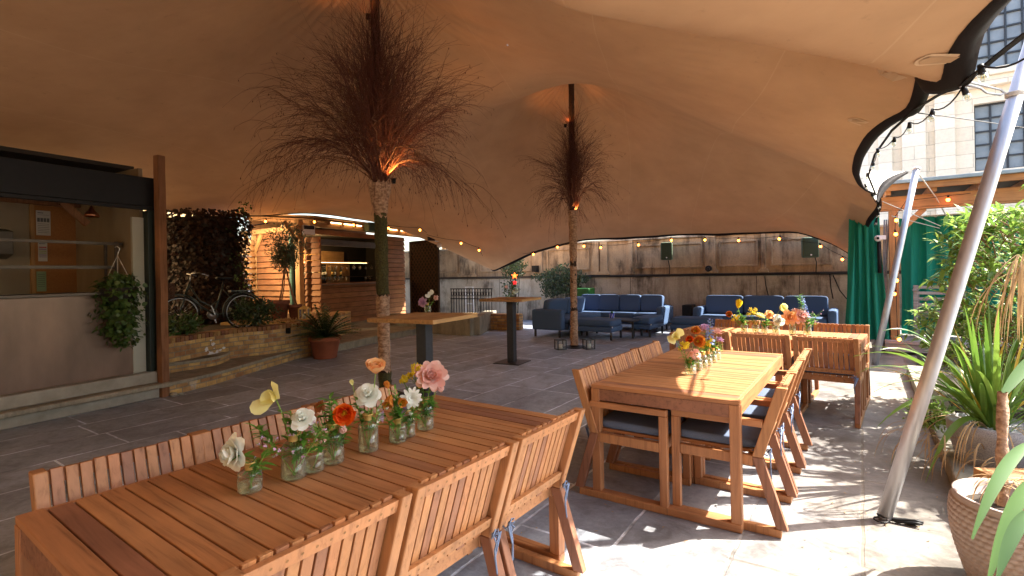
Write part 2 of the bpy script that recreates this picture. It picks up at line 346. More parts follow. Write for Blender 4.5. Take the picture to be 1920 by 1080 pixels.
def paving():
    m, n, bs, L = nodes('stone paving'); v = mapping(n, 'Object', rot=(0, 0, math.pi/2))
    b = n.nodes.new('ShaderNodeTexBrick'); b.inputs['Scale'].default_value = 1; b.inputs['Brick Width'].default_value = .93; b.inputs['Row Height'].default_value = .56
    b.inputs['Mortar Size'].default_value = .011; b.inputs['Mortar Smooth'].default_value = .35; b.offset = .43; b.offset_frequency = 2; b.squash = 1.35; b.squash_frequency = 3
    b.inputs['Color1'].default_value = col((.33,.32,.31)); b.inputs['Color2'].default_value = col((.22,.215,.215)); b.inputs['Mortar'].default_value = col((.50,.48,.46))
    wob = n.nodes.new('ShaderNodeTexNoise'); wob.inputs['Scale'].default_value = 3.0; wob.inputs['Detail'].default_value = 6; L.new(v, wob.inputs['Vector'])
    va = n.nodes.new('ShaderNodeVectorMath'); va.operation = 'MULTIPLY_ADD'; L.new(wob.outputs['Color'], va.inputs[0]); va.inputs[1].default_value = (.035,.035,0); L.new(v, va.inputs[2])
    L.new(va.outputs[0], b.inputs['Vector'])
    f = noise(n, 'Object', 1.1, 7, .7, .4); f2 = noise(n, 'Object', 26, 6, .7); f3 = noise(n, 'Object', 4.5, 6, .65, .8)
    c = mix(n, .9, b.outputs['Color'], ramp(n, f, [(.3, (.62,.6,.6)), (.52, (1,1,1)), (.72, (1.3,1.25,1.2))]), 'MULTIPLY')
    c = mix(n, .7, c, ramp(n, f3, [(.34, (.42,.40,.38)), (.5, (.95,.95,.95)), (.7, (1.2,1.18,1.15))]), 'MULTIPLY')
    c = mix(n, .6, c, ramp(n, f2, [(.3, (.65,.65,.65)), (.7, (1.25,1.25,1.25))]), 'MULTIPLY')
    # slate left, sandstone right; left colour lifted and blued against shade and warm bounce
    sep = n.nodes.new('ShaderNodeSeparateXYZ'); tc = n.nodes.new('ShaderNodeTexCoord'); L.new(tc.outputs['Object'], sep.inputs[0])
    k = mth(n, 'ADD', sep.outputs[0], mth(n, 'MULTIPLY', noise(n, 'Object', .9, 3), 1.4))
    tone_lift = ramp(n, mth(n, 'MULTIPLY_ADD', k, .25, .5), [(.2, (1.2,1.42,1.78)), (.45, (.95,1.0,1.1)), (.7, (.98,.92,.83))])
    c = mix(n, 1.0, c, tone_lift, 'MULTIPLY')
    L.new(c, bs.inputs['Base Color']); L.new(ramp(n, f3, [(.3, (.38,)*3), (.7, (.62,)*3)]), bs.inputs['Roughness'])
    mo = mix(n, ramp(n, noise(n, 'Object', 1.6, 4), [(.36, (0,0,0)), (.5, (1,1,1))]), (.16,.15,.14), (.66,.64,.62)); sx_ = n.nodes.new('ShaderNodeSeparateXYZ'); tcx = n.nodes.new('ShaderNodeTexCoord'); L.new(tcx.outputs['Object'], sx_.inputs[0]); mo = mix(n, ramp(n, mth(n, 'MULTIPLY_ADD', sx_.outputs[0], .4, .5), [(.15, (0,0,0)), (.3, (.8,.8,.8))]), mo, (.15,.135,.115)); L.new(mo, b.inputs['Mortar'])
    h = mth(n, 'ADD', mth(n, 'MULTIPLY', b.outputs['Fac'], -.5), mth(n, 'ADD', mth(n, 'MULTIPLY', f2, .35), mth(n, 'MULTIPLY', f3, .5)))
    bump(n, bs, h, .45, .012); return m
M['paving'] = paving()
def canopy_mat():
    m, n, bs, L = nodes('tan stretch canvas'); f = noise(n, 'Object', .7, 4); f2 = noise(n, 'Object', 400, 2)
    c = ramp(n, f, [(.3, (.455,.285,.162)), (.7, (.51,.325,.19))])
    v = mapping(n, 'Object', rot=(0, 0, .25)); sep = n.nodes.new('ShaderNodeSeparateXYZ'); L.new(v, sep.inputs[0])
    fr = mth(n, 'FRACT', mth(n, 'DIVIDE', mth(n, 'ADD', sep.outputs[0], mth(n, 'MULTIPLY', noise(n, 'Object', .25, 1), .6)), 1.6)); ln = mth(n, 'LESS_THAN', fr, .007)
    c = mix(n, mth(n, 'MULTIPLY', ln, .14), c, (.75,.6,.42)); sp_ = noise(n, 'Object', 7.0, 6, .7); c = mix(n, ramp(n, sp_, [(.62, (0,0,0)), (.75, (.4,.4,.4))]), c, (.2,.12,.07)); sq_ = noise(n, 'Object', 1.9, 5, .6); c = mix(n, 1.0, c, ramp(n, sq_, [(.3, (.88,.87,.86)), (.7, (1.06,1.06,1.06))]), 'MULTIPLY'); L.new(c, bs.inputs['Base Color'])
    bs.inputs['Roughness'].default_value = .7; bs.inputs['Specular IOR Level'].default_value = .3
    tc = n.nodes.new('ShaderNodeTexCoord'); s2 = n.nodes.new('ShaderNodeSeparateXYZ'); L.new(tc.outputs['Object'], s2.inputs[0]); X_, Y_ = s2.outputs[0], s2.outputs[1]
    hsum = mth(n, 'MULTIPLY', f2, .05)
    # gathers where the cloth runs up to the two mast tops
    for (px, py, fr_, am) in ((-1.66, 6.4, 30, .9), (1.2, 10.3, 22, .8)):
        dx = mth(n, 'SUBTRACT', X_, px); dy = mth(n, 'SUBTRACT', Y_, py); an = mth(n, 'ARCTAN2', dy, dx); rr = mth(n, 'SQRT', mth(n, 'ADD', mth(n, 'MULTIPLY', dx, dx), mth(n, 'MULTIPLY', dy, dy)))
        wob = mth(n, 'MULTIPLY', noise(n, 'Object', 1.3, 3), 9.0); w_ = mth(n, 'SINE', mth(n, 'ADD', mth(n, 'MULTIPLY', an, float(fr_)), wob)); dec = mth(n, 'POWER', 2.718, mth(n, 'MULTIPLY', rr, -1.3))
        hsum = mth(n, 'ADD', hsum, mth(n, 'MULTIPLY', mth(n, 'MULTIPLY', w_, dec), am))
    # short cross wrinkles on one welded seam near the front
    gx = mth(n, 'POWER', 2.718, mth(n, 'MULTIPLY', mth(n, 'POWER', mth(n, 'ABSOLUTE', mth(n, 'MULTIPLY', mth(n, 'SUBTRACT', X_, mth(n, 'MULTIPLY', Y_, .37)), 4.2)), 2.0), -1.0)); gy = mth(n, 'POWER', 2.718, mth(n, 'MULTIPLY', mth(n, 'POWER', mth(n, 'ABSOLUTE', mth(n, 'SUBTRACT', Y_, 4.6)), 2.0), -1.2))
    wr = mth(n, 'SINE', mth(n, 'MULTIPLY_ADD', noise(n, 'Object', 3.0, 2), 3.0, mth(n, 'MULTIPLY', Y_, 42.0))); hsum = mth(n, 'ADD', hsum, mth(n, 'MULTIPLY', mth(n, 'MULTIPLY', wr, gx), mth(n, 'MULTIPLY', gy, .12)))
    bump(n, bs, hsum, .5, .03)
    t = n.nodes.new('ShaderNodeBsdfTranslucent'); t.inputs[0].default_value = col((.6,.24,.085)); ms = n.nodes.new('ShaderNodeMixShader'); ms.inputs[0].default_value = .015
    L.new(bs.outputs[0], ms.inputs[1]); L.new(t.outputs[0], ms.inputs[2]); L.new(ms.outputs[0], n.nodes['Material Output'].inputs[0]); return m
M['canvas'] = canopy_mat()
M['patch'] = mat('canvas patch', (.62,.43,.27), (.58,.4,.25), 5, .7)
def curtain_mat():
    m = leafmat('green curtain cloth', (.004,.20,.135), (.008,.26,.18), .15, .8, 3); return m
M['curtain'] = curtain_mat()
M['cork'] = mat('cork board', (.42,.19,.06), (.34,.14,.045), 60, .9)
M['ply'] = mat('kitchen plywood', (.33,.26,.17), (.25,.19,.12), 3, .6, 0, .05, stretch=(1,1,.3))
M['panel'] = mat('brushed copper grey panel', (.22,.14,.10), (.11,.07,.05), 2.6, .36, .3, .06, stretch=(1,1,.35), detail=8)
M['inox'] = mat('brushed steel shelf', (.13,.11,.09), (.10,.085,.07), 14, .5, .2, .03)
M['creampaint'] = mat('grey cream paint', (.42,.42,.36), (.36,.36,.3), 3, .6)
M['concrete'] = mat('concrete kerb', (.38,.36,.31), (.24,.23,.19), 5, .9, 0, .5, .01, detail=9)
M['zinc'] = mat('zinc capping', (.22,.30,.36), (.3,.38,.44), 6, .5, .5)
M['spk'] = mat('green speaker', (.09,.14,.085), (.07,.11,.065), 12, .7)
M['spkgrille'] = mat('green speaker grille', (.05,.085,.055), (.03,.055,.035), 300, .8, 0, .6, .002)
M['wax'] = mat('candle wax', (.7,.68,.6), (.62,.6,.52), 10, .5)
M['whitep'] = mat('white painted metal', (.7,.7,.72), (.62,.62,.64), 8, .5)
M['bottle'] = mat('dark wine glass', (.02,.03,.02), (.03,.04,.025), 8, .1)
M['tie'] = mat('blue grey cloth tie', (.16,.22,.36), (.22,.29,.44), 90, .9)
M['bluepot'] = mat('blue pot', (.06,.09,.55), (.08,.12,.62), 9, .5)
M['rope'] = mat('white rope', (.6,.58,.52), (.45,.43,.4), 60, .9)
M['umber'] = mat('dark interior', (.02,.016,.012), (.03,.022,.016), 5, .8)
M['bright_g'] = mat('green plastic', (.012,.12,.02), (.01,.09,.015), 8, .5)
# ---------------- ground ----------------
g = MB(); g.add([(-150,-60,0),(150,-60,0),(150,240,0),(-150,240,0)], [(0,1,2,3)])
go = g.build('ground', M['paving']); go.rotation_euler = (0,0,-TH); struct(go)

# ---------------- tables and chairs ----------------
TL, TW = 1.91, .92
def make_table(label, loc, th, L=TL, Wd=TW, nsl=25):
    t = thing('dining_table', label, 'table', loc, -th, 'slatted teak dining tables')
    m = MB(); e = .075; pitch = (L-2*e)/nsl
    m.box(.002, Wd-.002, .002, e-.003, .725, .75); m.box(.002, Wd-.002, L-e+.003, L-.002, .725, .75)
    for i in range(nsl):
        y0 = e+i*pitch; m.box(.022, Wd-.022, y0+.003, y0+pitch-.003, .727+R.uniform(0, .001), .749+R.uniform(-.0008, .0008))
    m.build('tabletop', M['teak_x'], t, .0025)
    m = MB(); a = .055
    for x in (.004, Wd-.026): m.box(x, x+.022, a, L-a, .655, .7465)
    for y in (.004, L-.034): m.box(a, Wd-a, y, y+.03, .65, .7235)
    m.box(.08, Wd-.08, L/3-.02, L/3+.02, .68, .722); m.box(.08, Wd-.08, 2*L/3-.02, 2*L/3+.02, .68, .722)
    m.build('apron', M['teak_y'], t, .002)
    for x in (0, Wd-.058):
        for y in (0, L-.06):
            l = MB(); l.box(x, x+.058, y, y+.06, .05, .7235)
            yo = -.001 if y == 0 else y+.06
            for q in (.69, .665): l.lathe([(0,0),(.007,0),(.007,.001),(0,.001)], 8, (0,0,0), 1) if 0 else None
            l.build('leg', M['teak_z'], t, .004)
    for y in (0, L-.06):
        l = MB(); l.box(0, Wd, y, y+.06, 0, .05); l.build('stretcher', M['teak_x'], t, .006)
    return t
ORI1, TH1 = Vector((-1.612,1.637,0)), .622
ORI2, TH2 = Vector((.511,3.40,0)), .602
TH3 = .669-math.pi/2   # long side runs to the left
S3 = Vector((math.cos(.669), -math.sin(.669), 0)); D3 = Vector((math.sin(.669), math.cos(.669), 0))
NR3 = Vector((3.374,4.955,0))
t1 = make_table('long slatted teak dining table in the foreground set with bud vases', ORI1, TH1)
t2 = make_table('middle slatted teak dining table with dark blue seat cushions showing under it', ORI2, TH2)
# table 3: local x -> D3, local y -> -S3
t3 = make_table('far slatted teak dining table standing crosswise in full sun', NR3, .669-math.pi/2)

CW = .545
def screw(m, x, y, z, ny):
    n = 8; c = Vector((x, y, z)); a = Vector((1,0,0)); b = Vector(ny).cross(a).normalized(); ny = Vector(ny)
    vs = [c+ny*.0012+(a*math.cos(2*math.pi*i/n)+b*math.sin(2*math.pi*i/n))*.0045 for i in range(n)]
    m.add(vs, [tuple(range(n))], 1)
def make_chair(w=CW):
    """width along x, front at y=0, backrest at +y"""
    t = thing('dining_chair', 'x', 'chair', (0,0,-50), 0, 'slatted teak chairs round the dining tables')
    h = w/2; th = .042
    P0, P1, P2 = (.475,.45), (.60,0.0), (.605,.835)
    for sx in (-1, 1):
        x = sx*(h-th/2); m = MB()
        m.box(x-th/2, x+th/2, 0, .05, .045, .60)
        m.box(x-th/2, x+th/2, 0, .60, 0, .045)
        def bend(q0, q1, wd):
            (y0, z0), (y1, z1) = q0, q1; m.add([(x-th/2,y0,z0),(x+th/2,y0,z0),(x+th/2,y0+wd,z0),(x-th/2,y0+wd,z0),(x-th/2,y1,z1),(x+th/2,y1,z1),(x+th/2,y1+wd,z1),(x-th/2,y1+wd,z1)],
              [(0,3,2,1),(4,5,6,7),(0,1,5,4),(1,2,6,5),(2,3,7,6),(3,0,4,7)])
        bend((.575,.045), (.455,.43), .058); bend((.455,.43), (.585,.835), .058)
        m.box(x-th/2+.002, x+th/2-.002, .05, .46, .375, .435)
        m.build('side_frame', M['teak_z'], t, .005)
        a = MB(); a.box(x-th/2, x+th/2, 0, .515, .60, .64); a.build('armrest', M['teak_y'], t, .006)
    m = MB(); ns = 9; pw = (w-2*th-.01)/ns
    for i in range(ns):
        x0 = -h+th+.005+i*pw; m.box(x0+.003, x0+pw-.003, .01, .475, .437, .455)
    m.box(-h+th, h-th, .02, .05, .38, .435, 0); m.box(-h+th, h-th, .43, .455, .38, .435, 0)
    m.build('seat', M['teak_y'], t, .002)
    # backrest: slats inside, screwed rails outside, leaning like the rear posts
    m = MB(); lean = (.585-.455)/(.835-.43)
    yb = lambda z: .455+(z-.43)*lean
    ns = 11; pw = (w-2*th-.006)/ns
    for i in range(ns):
        x0 = -h+th+.003+i*pw; z0, z1 = .475, .835+R.uniform(-.002, .002)
        o = .004; tt = .016
        m.add([(x0+.0035,yb(z0)+o,z0),(x0+pw-.0035,yb(z0)+o,z0),(x0+pw-.0035,yb(z0)+o+tt,z0),(x0+.0035,yb(z0)+o+tt,z0),
               (x0+.0035,yb(z1)+o,z1),(x0+pw-.0035,yb(z1)+o,z1),(x0+pw-.0035,yb(z1)+o+tt,z1),(x0+.0035,yb(z1)+o+tt,z1)],
              [(0,3,2,1),(4,5,6,7),(0,1,5,4),(1,2,6,5),(2,3,7,6),(3,0,4,7)])
    ny = Vector((0, 1, -lean)).normalized()
    for za, zb in ((.785,.826), (.478,.518)):
        o = .021; tt = .024
        m.add([(-h+th,yb(za)+o,za),(h-th,yb(za)+o,za),(h-th,yb(za)+o+tt,za),(-h+th,yb(za)+o+tt,za),
               (-h+th,yb(zb)+o,zb),(h-th,yb(zb)+o,zb),(h-th,yb(zb)+o+tt,zb),(-h+th,yb(zb)+o+tt,zb)],
              [(0,3,2,1),(4,5,6,7),(0,1,5,4),(1,2,6,5),(2,3,7,6),(3,0,4,7)])
        zc = (za+zb)/2
        for i in range(ns): screw(m, -h+th+.003+(i+.5)*pw, yb(zc)+o+tt, zc, ny)
    for sx in (-1, 1):
        for zc in (.80,): screw(m, sx*(h-th/2), yb(zc)+.058, zc, ny)
        screw(m, sx*(h-th/2), yb(.50)+.058, .50, ny)
    m.build('backrest', [M['teak_z'], M['screw']], t, .0018)
    m = MB(); m.pillow((0,.245,.485), (w-.095,.46,.062), .22, 28, 10, sag=.15); cu = m.build('seat_cushion', M['navy2'], t)
    for sx in (-1, 1):
        m = MB(); x = sx*(h-.045); y = .50; z = .455
        for k in range(2):
            pts = [Vector((x, y-.05, z)), Vector((x+sx*.03, y+.035, z-.01)), Vector((x+sx*(.02+.01*k), y+.05, z+.004)), Vector((x-sx*.005, y+.045, z-.06-.03*k)), Vector((x+sx*.012*k, y+.05, z-.15-.05*k))]
            m.tube(pts, [.004,.004,.005,.004,.0035], 5)
        for q in range(3):
            a = q*2.1; m.tube([(x, y+.03, z), (x+.028*math.cos(a), y+.05, z+.022*math.sin(a)), (x+.01*math.cos(a+1), y+.052, z+.03*math.sin(a+1)), (x, y+.035, z)], .0035, 5)
        m.build('tie', M['tie'], cu)
    return t
proto = make_chair(); used = [False]
def chair(p, rz, label):
    if not used[0]:
        used[0] = True; proto.location = p; proto.rotation_euler = (0,0,rz); proto['label'] = label; return proto
    return dup(proto, p, rz, label)
def chairs(ori, th, back_s, side, ys, labels):
    d = Vector((math.sin(th), math.cos(th), 0)); s = Vector((math.cos(th), -math.sin(th), 0))
    for y, lb in zip(ys, labels):
        p = ori + d*y + s*back_s
        # local +y must point away from the table (side*s)
        v = s*side; rz = math.atan2(-v.x, v.y)
        chair(p - v*.60, rz + R.uniform(-.012,.012), lb)
# table 1: (positions are the chair centres along the table)
chairs(ORI1, TH1, 1.06, 1, [1.55, .99, .42], ['slatted teak chair at the far right end of the foreground table',
  'middle one of three teak chairs along the near right edge of the foreground table', 'nearest teak chair cut off by the bottom frame edge at the foreground table'])
chairs(ORI1, TH1, -.13, -1, [.335, .882, 1.43], ['teak chair back at the near left corner of the foreground table', 'teak chair back behind the bud vases on the far side of the foreground table',
  'teak chair hidden behind the taller flowers on the far side of the foreground table'])
chairs(ORI2, TH2, 1.11, 1, [.33, .90, 1.47], ['nearest right hand chair of the middle table with a striped sunlit cushion', 'centre right hand chair of the middle table with blue bow at its back',
  'farthest right hand chair of the middle table beside the crosswise table'])
chairs(ORI2, TH2, -.10, -1, [.27, .83, 1.39], ['nearest left hand chair of the middle table with blue cushion under the tabletop', 'centre left hand chair of the middle table, only slats showing above the top',
  'farthest left hand chair of the middle table next to the poppy vase'])
chairs(NR3, TH3, -.30, -1, [.27, .84, 1.41], ['right hand chair with its slatted back to the camera at the crosswise table', 'middle chair with its slatted back to the camera at the crosswise table',
  'left hand chair at the crosswise table, behind the flowers of the middle table'])
chairs(NR3, TH3, 1.05, 1, [.27, .84, 1.41], ['chair on the sofa side of the crosswise table at its right end', 'chair in the centre of the sofa side of the crosswise table',
  'chair on the sofa side of the crosswise table at its left end'])

# ---------------- bud vases ----------------
def vase(loc, r, hb, label, group, water=.6, oval=.8, rz=0, ribs=28):
    """r body radius, hb height to the neck"""
    t = thing('bud_vase', label, 'vase', loc, rz, group); sh = hb*.22
    rib = lambda rr, z, q: rr*(1+.06*math.cos(ribs*q)*(1 if rr > r*.9 and z > .004 else 0))
    prof = [(0,.0015),(r*.8,.0015),(r*.97,.004),(r,.009)]+[(r, .009+(hb-sh-.009)*i/4) for i in range(1,5)]+[(r*.96,hb-sh*.7),(r*.80,hb-sh*.35),(r*.5,hb-sh*.05),(r*.42,hb)]
    m = MB(); m.lathe(prof, ribs*3, fn=rib); m.build('glass_body', M['glass'], t)
    nr = r*.44
    m = MB(); m.lathe([(nr*.95,hb-.003),(nr*.95,hb+.018),(nr*1.35,hb+.020),(nr*1.35,hb+.023),(nr*.8,hb+.023),(nr*.8,hb-.002)], 24); m.build('brass_neck', M['gold'], t)
    wz = hb*water
    m = MB(); m.lathe([(0,.004),(r*.90,.005),(r*.93,.01),(r*.93,wz),(0,wz)], 24); m.build('water', M['water'], t)
    return t
def stemline(base, tip, bendv=(0,0,0), n=7):
    b = Vector(base); t = Vector(tip); c = (b+t)/2+Vector(bendv); return [b*(1-k)**2+c*2*k*(1-k)+t*k*k for k in [i/(n-1) for i in range(n)]]
def bloom(m, kind, c, ax, r):
    """adds petals of the bloom to m around c, facing ax"""
    c = Vector(c); ax = Vector(ax).normalized(); u = ax.orthogonal().normalized(); v = ax.cross(u)
    def cup(n, rad, L, w, open_, off=0, mi=0, curl=.3, jit=.12, z0=0):
        for i in range(n):
            q = 2*math.pi*(i+off)/n+R.uniform(-jit, jit); o = u*math.cos(q)+v*math.sin(q)
            d = (ax*math.cos(open_)+o*math.sin(open_)).normalized()
            inn = (ax*math.sin(open_)-o*math.cos(open_))
            l2 = L*R.uniform(.88,1.1); w2 = w*R.uniform(.9,1.1)
            petal5(m, c+o*rad+ax*z0, d, l2, w2, inn, curl, mi)
    if kind == 'rose':
        for k, (n, op, L) in enumerate(((6,1.3,1.05),(7,1.0,1.0),(6,.75,.98),(6,.5,.92),(5,.3,.85),(4,.12,.8))): cup(n, .03*r, L*r, (.95-.1*k)*r, op, k*.4, curl=.22-.16*k, jit=.2)
    elif kind == 'peony':
        for k, (n, op, L) in enumerate(((8,1.35,1.12),(9,1.05,1.08),(9,.8,1.0),(8,.52,.92),(7,.28,.8),(5,.1,.7))): cup(n, .03*r, L*r, .58*r, op, k*.5, curl=.1-.1*k, jit=.35)
    elif kind == 'poppy':
        for k, (n, op, L) in enumerate(((4,1.15,1.15),(4,.95,1.1),(4,.75,.9))): cup(n, .05*r, L*r, 1.25*r, op, k*.5, curl=-.45, jit=.25)
        m.ball(c+ax*(.2*r), .16*r, 8, 5, 1)
        for i in range(16):
            q = R.uniform(0, 6.3); o = u*math.cos(q)+v*math.sin(q); m.tube([c+ax*.1*r, c+ax*(.38*r)+o*(.25*r)], .012*r+.0004, 3, 1)
    elif kind == 'tulip':
        for k, (n, op, L) in enumerate(((3,.42,1.1),(3,.3,1.05))): cup(n, .12*r, L*r, 1.0*r, op, k*.5, curl=-.5)
    elif kind == 'daisy':
        for k, (n, op, L) in enumerate(((12,1.35,1.1),(11,1.1,1.0),(9,.7,.8),(6,.35,.55))): cup(n, .03*r, L*r, .33*r, op, k*.3, curl=.1)
    elif kind == 'bell':
        cup(5, .1*r, 1.2*r, .7*r, .5, curl=-.2); cup(5, .06*r, .9*r, .5*r, .35, .5, curl=.1)
        for i in range(6):
            q = R.uniform(0, 6.3); o = u*math.cos(q)+v*math.sin(q); m.tube([c, c+ax*(1.1*r)+o*(.2*r)], .0008, 3, 1)
    elif kind == 'butterfly':
        cup(2, .03*r, 1.3*r, 1.1*r, 1.1, 0, curl=-.2); cup(3, .03*r, .9*r, .9*r, .7, .4, curl=-.3); m.ball(c, .15*r, 7, 5, 1)
    elif kind == 'ball':
        for i in range(70):
            d = Vector((R.gauss(0,1), R.gauss(0,1), R.gauss(0,1))).normalized(); petal5(m, c+d*(.45*r), d, .5*r, .35*r, d.orthogonal(), .3, 0)
def petal5(m, p, d, L, w, nrm, curl, mi):
    """cupped rounded petal, 4 x 4 grid"""
    p = Vector(p); d = d.normalized(); x = d.cross(nrm)
    if x.length < 1e-5: x = d.orthogonal()
    x.normalize(); n = x.cross(d).normalized(); vs = []; fs = []; S_ = 4; Wn = 3
    for i in range(S_+1):
        t = i/S_; ww = w*.5*(.22+.78*math.sin(math.pi*min(1, t*.62+.02)))*(1 if i < S_ else .62)
        cen = p+d*(L*t)-n*(curl*L*t*t)
        for j in range(-1, 2):
            vs.append(cen+x*(ww*j)+n*(ww*.35*abs(j)*(1-.3*t))+n*R.uniform(-.04,.04)*w+d*(-.06*L*abs(j) if i == S_ else R.uniform(-.02,.02)*L))
    for i in range(S_):
        for j in range(2):
            a = i*3+j; fs.append((a, a+1, a+4, a+3))
    m.add(vs, fs, mi, True)
def flower(kind, color, base, tip, r, label, ax=None, bend=(0,0,0), leaves=5, group=None, color2='yellow', sr=.0022, name=None, cat='flower', leafn=.055, dark=False):
    base = Vector(base); tip = Vector(tip); t = thing(name or {'rose':'garden_rose','peony':'peony','poppy':'poppy','tulip':'tulip','daisy':'double_daisy','bell':'fritillary','butterfly':'poppy','spray':'yellow_spray','spike':'delphinium','fern':'foliage_sprig','tiny':'wax_flower','ball':'carnation'}[kind],
        label, cat, base, 0, group or 'cut flowers in the bud vases')
    tip = tip-base; pts = stemline((0,0,0), tip, bend)
    m = MB(); m.tube(pts, sr, 6)
    for i in range(leaves):
        k = R.uniform(.5, .9); p = pts[int(k*6)]; q = R.uniform(0, 6.3); m.leaf(p, (math.cos(q), math.sin(q), R.uniform(.1,.9)), leafn*R.uniform(.7,1.2), leafn*.4, Z, 1, .4)
    pc = PET[color]
    up = Vector(ax) if ax is not None else (pts[-1]-pts[-2])
    if kind == 'spray':
        for i in range(16):
            k = R.uniform(.5, 1); p = pts[min(6, int(k*6))]; d = Vector((R.gauss(0,.6), R.gauss(0,.6), R.uniform(.3,1))).normalized(); e = p+d*r*R.uniform(.5,1.2)
            m.tube([p, (p+e)/2+Vector((0,0,.1*r)), e], .0009, 3)
        m.build('stem', [M['fleaf'] , M['fleaf']], t); m = MB()
        for i in range(int(230)):
            d = Vector((R.gauss(0,1), R.gauss(0,1), R.gauss(0,1))).normalized(); rad = r*R.uniform(.3, 1)
            cl = [Vector((.4,.1,.3)), Vector((-.5,.2,.1)), Vector((0,-.4,.5)), Vector((-.1,.3,.9)), Vector((.5,-.3,.9))][i % 5]*r
            c = tip+cl+d*rad*.42; m.ball(c, .0032+R.uniform(0,.0012), 5, 3, 0)
        m.build('blossom', pc, t)
    elif kind == 'spike':
        m.build('stem', [M['stem'], M['fleaf']], t); m = MB(); dl = (pts[-1]-pts[2])
        for i in range(34):
            k = i/33; c = pts[2]+dl*(.15+.9*k); q = i*2.4; rr = r*(1-.65*k); o = Vector((math.cos(q), math.sin(q), .2))
            for j in range(4): petal5(m, c+o*rr*.5, (o+Vector((R.gauss(0,.5),R.gauss(0,.5),R.gauss(0,.5)))), .021*(1.25-.6*k), .019*(1.25-.6*k), Z, .2, 0)
        m.build('bloom', pc, t)
    elif kind == 'fern':
        for i in range(34):
            k = .34+.64*i/34; p = pts[min(5, int(k*6))].lerp(pts[min(6, int(k*6)+1)], k*6 % 1); q = R.uniform(0, 6.3); m.leaf(p, (math.cos(q), math.sin(q), R.uniform(.2,1.2)), r*R.uniform(.8,1.5), r*.36, Z, 1, .3)
        m.build('sprig', [M['stem'], M['fleaf']], t)
    elif kind == 'tiny':
        mm = MB()
        for i in range(22):
            p = pts[R.randint(3, 6)]; d = Vector((R.gauss(0,1), R.gauss(0,1), R.uniform(-.1,1))).normalized(); e = p+d*r*R.uniform(.5,1.3); m.tube([p, e], .0008, 3)
            for j in range(4): m.leaf(p.lerp(e, R.random()), d+Vector((R.gauss(0,.6),R.gauss(0,.6),R.gauss(0,.6))), .022, .003, None, 1, .1, 2)
            if i % 2 == 0:
                for j in range(6): petal5(mm, e, Vector((R.gauss(0,1),R.gauss(0,1),R.gauss(0,1)+.5)), .007, .006, d, .2, 0)
        m.build('stem', [M['stem'], M['fleaf']], t); mm.build('bloom', pc, t)
    else:
        m.build('stem', [M['stem'], M['fleaf']], t); m = MB(); bloom(m, kind, tip, up, r); m.ball(tip+up.normalized()*(.04*r), .13*r, 7, 5, 0); m.build('bloom', [pc, PET[color2]], t)
    return t
def neckp(vt, r, hb, j=0): return vt+Vector((R.uniform(-.3,.3)*r*.4, R.uniform(-.3,.3)*r*.4, .012))
GT = 'glass bud vases on the foreground table'; GM = 'glass bud vases on the middle table'; GX = 'glass bud vases on the crosswise table'
ZT = .7505
def vpos(u, v, z=ZT): return G(u, v, z)
def vsize(p, wpx, hpx): k = p.y/FPX; return wpx*k/2, hpx*k
V = []
specs = [(469,922,40,44,'squat ribbed glass vase holding one white rose, nearest on the foreground table'),
 (551,897,41,72,'tall ribbed vase of greenish water second from the left on the foreground table'),
 (589,884,34,42,'small clear ribbed vase leaning close to the taller greenish one, with one long curved stem'),
 (625,868,37,64,'tall clear vase under the open orange poppy on the foreground table'),
 (691,846,34,60,'tall ribbed vase of green water under the round white rose'),
 (746,829,30,36,'squat vase of pale green water holding the rusty orange fritillary'),
 (765,819,26,42,'small vase half hidden behind the squat fritillary vase'),
 (798,805,29,50,'tall clear vase farthest along the foreground table under the pink peony')]
for u, v, wp, hp, lb in specs:
    p = vpos(u, v); r, h = vsize(p, wp, hp); V.append((p, r, h)); vase(p, r, h, lb, GT, R.uniform(.45,.72), rz=R.uniform(0,1))
def fl(i, kind, color, u, v, rpx, label, dy=0, Vs=V, **kw):
    p, r, h = Vs[i]; tip = W(u, v, p.y+dy); flower(kind, color, neckp(p, r, h), tip, 1.05*rpx*(p.y+dy)/FPX, label, **kw)
fl(0,'rose','white',446,848,31,'large white rose drooping left over the nearest squat vase', ax=(-.6,-.9,.1), bend=(.01,0,.05), leaves=5)
fl(0,'tiny','lilac',505,842,22,'thin green sprig with dried twigs beside the drooping white rose', bend=(0,0,.03))
fl(1,'butterfly','cream',516,745,30,'floppy pale yellow poppy facing the camera, tallest at the left', ax=(-.3,-1,.2), bend=(.03,0,0), leaves=2)
fl(1,'rose','white',568,788,20,'tight greenish white ranunculus in the tall vase of greenish water', ax=(.2,-.7,.7))
fl(1,'tiny','lilac',555,815,20,'spray of tiny mauve wax flowers low in the tall greenish vase')
fl(1,'tiny','lilac',600,808,18,'feathery green sprig with a few lilac specks leaning right')
fl(1,'fern','white',480,800,18,'leafy sprig with round lime green heads arching left', bend=(-.02,0,.05))
fl(1,'fern','white',545,770,20,'dark green leafy sprig under the pale yellow poppy')
fl(2,'poppy','red',646,774,22,'open orange red poppy with yellow centre on a long curved stem', ax=(.3,-1,.1), bend=(.01,0,.09), leaves=0)
fl(3,'fern','white',618,742,20,'bright green leafy shoot rising above the orange poppy', leaves=8)
fl(3,'fern','white',632,755,16,'second green leafy shoot right behind the poppy')
fl(3,'tulip','rust',600,780,17,'rusty brown tulip left of the green shoot', ax=(-.7,-.5,-.1))
fl(3,'peony','rust',603,762,11,'small faded rust bloom at the left of the green shoot', ax=(-.5,-.8,.2))
fl(3,'tulip','pink',592,798,15,'pale pink petals hanging below the rust tulip', ax=(-.9,-.4,-.2))
fl(3,'tulip','pink',640,797,13,'pink striped petals hanging under the orange poppy', ax=(.5,-.6,-.6))
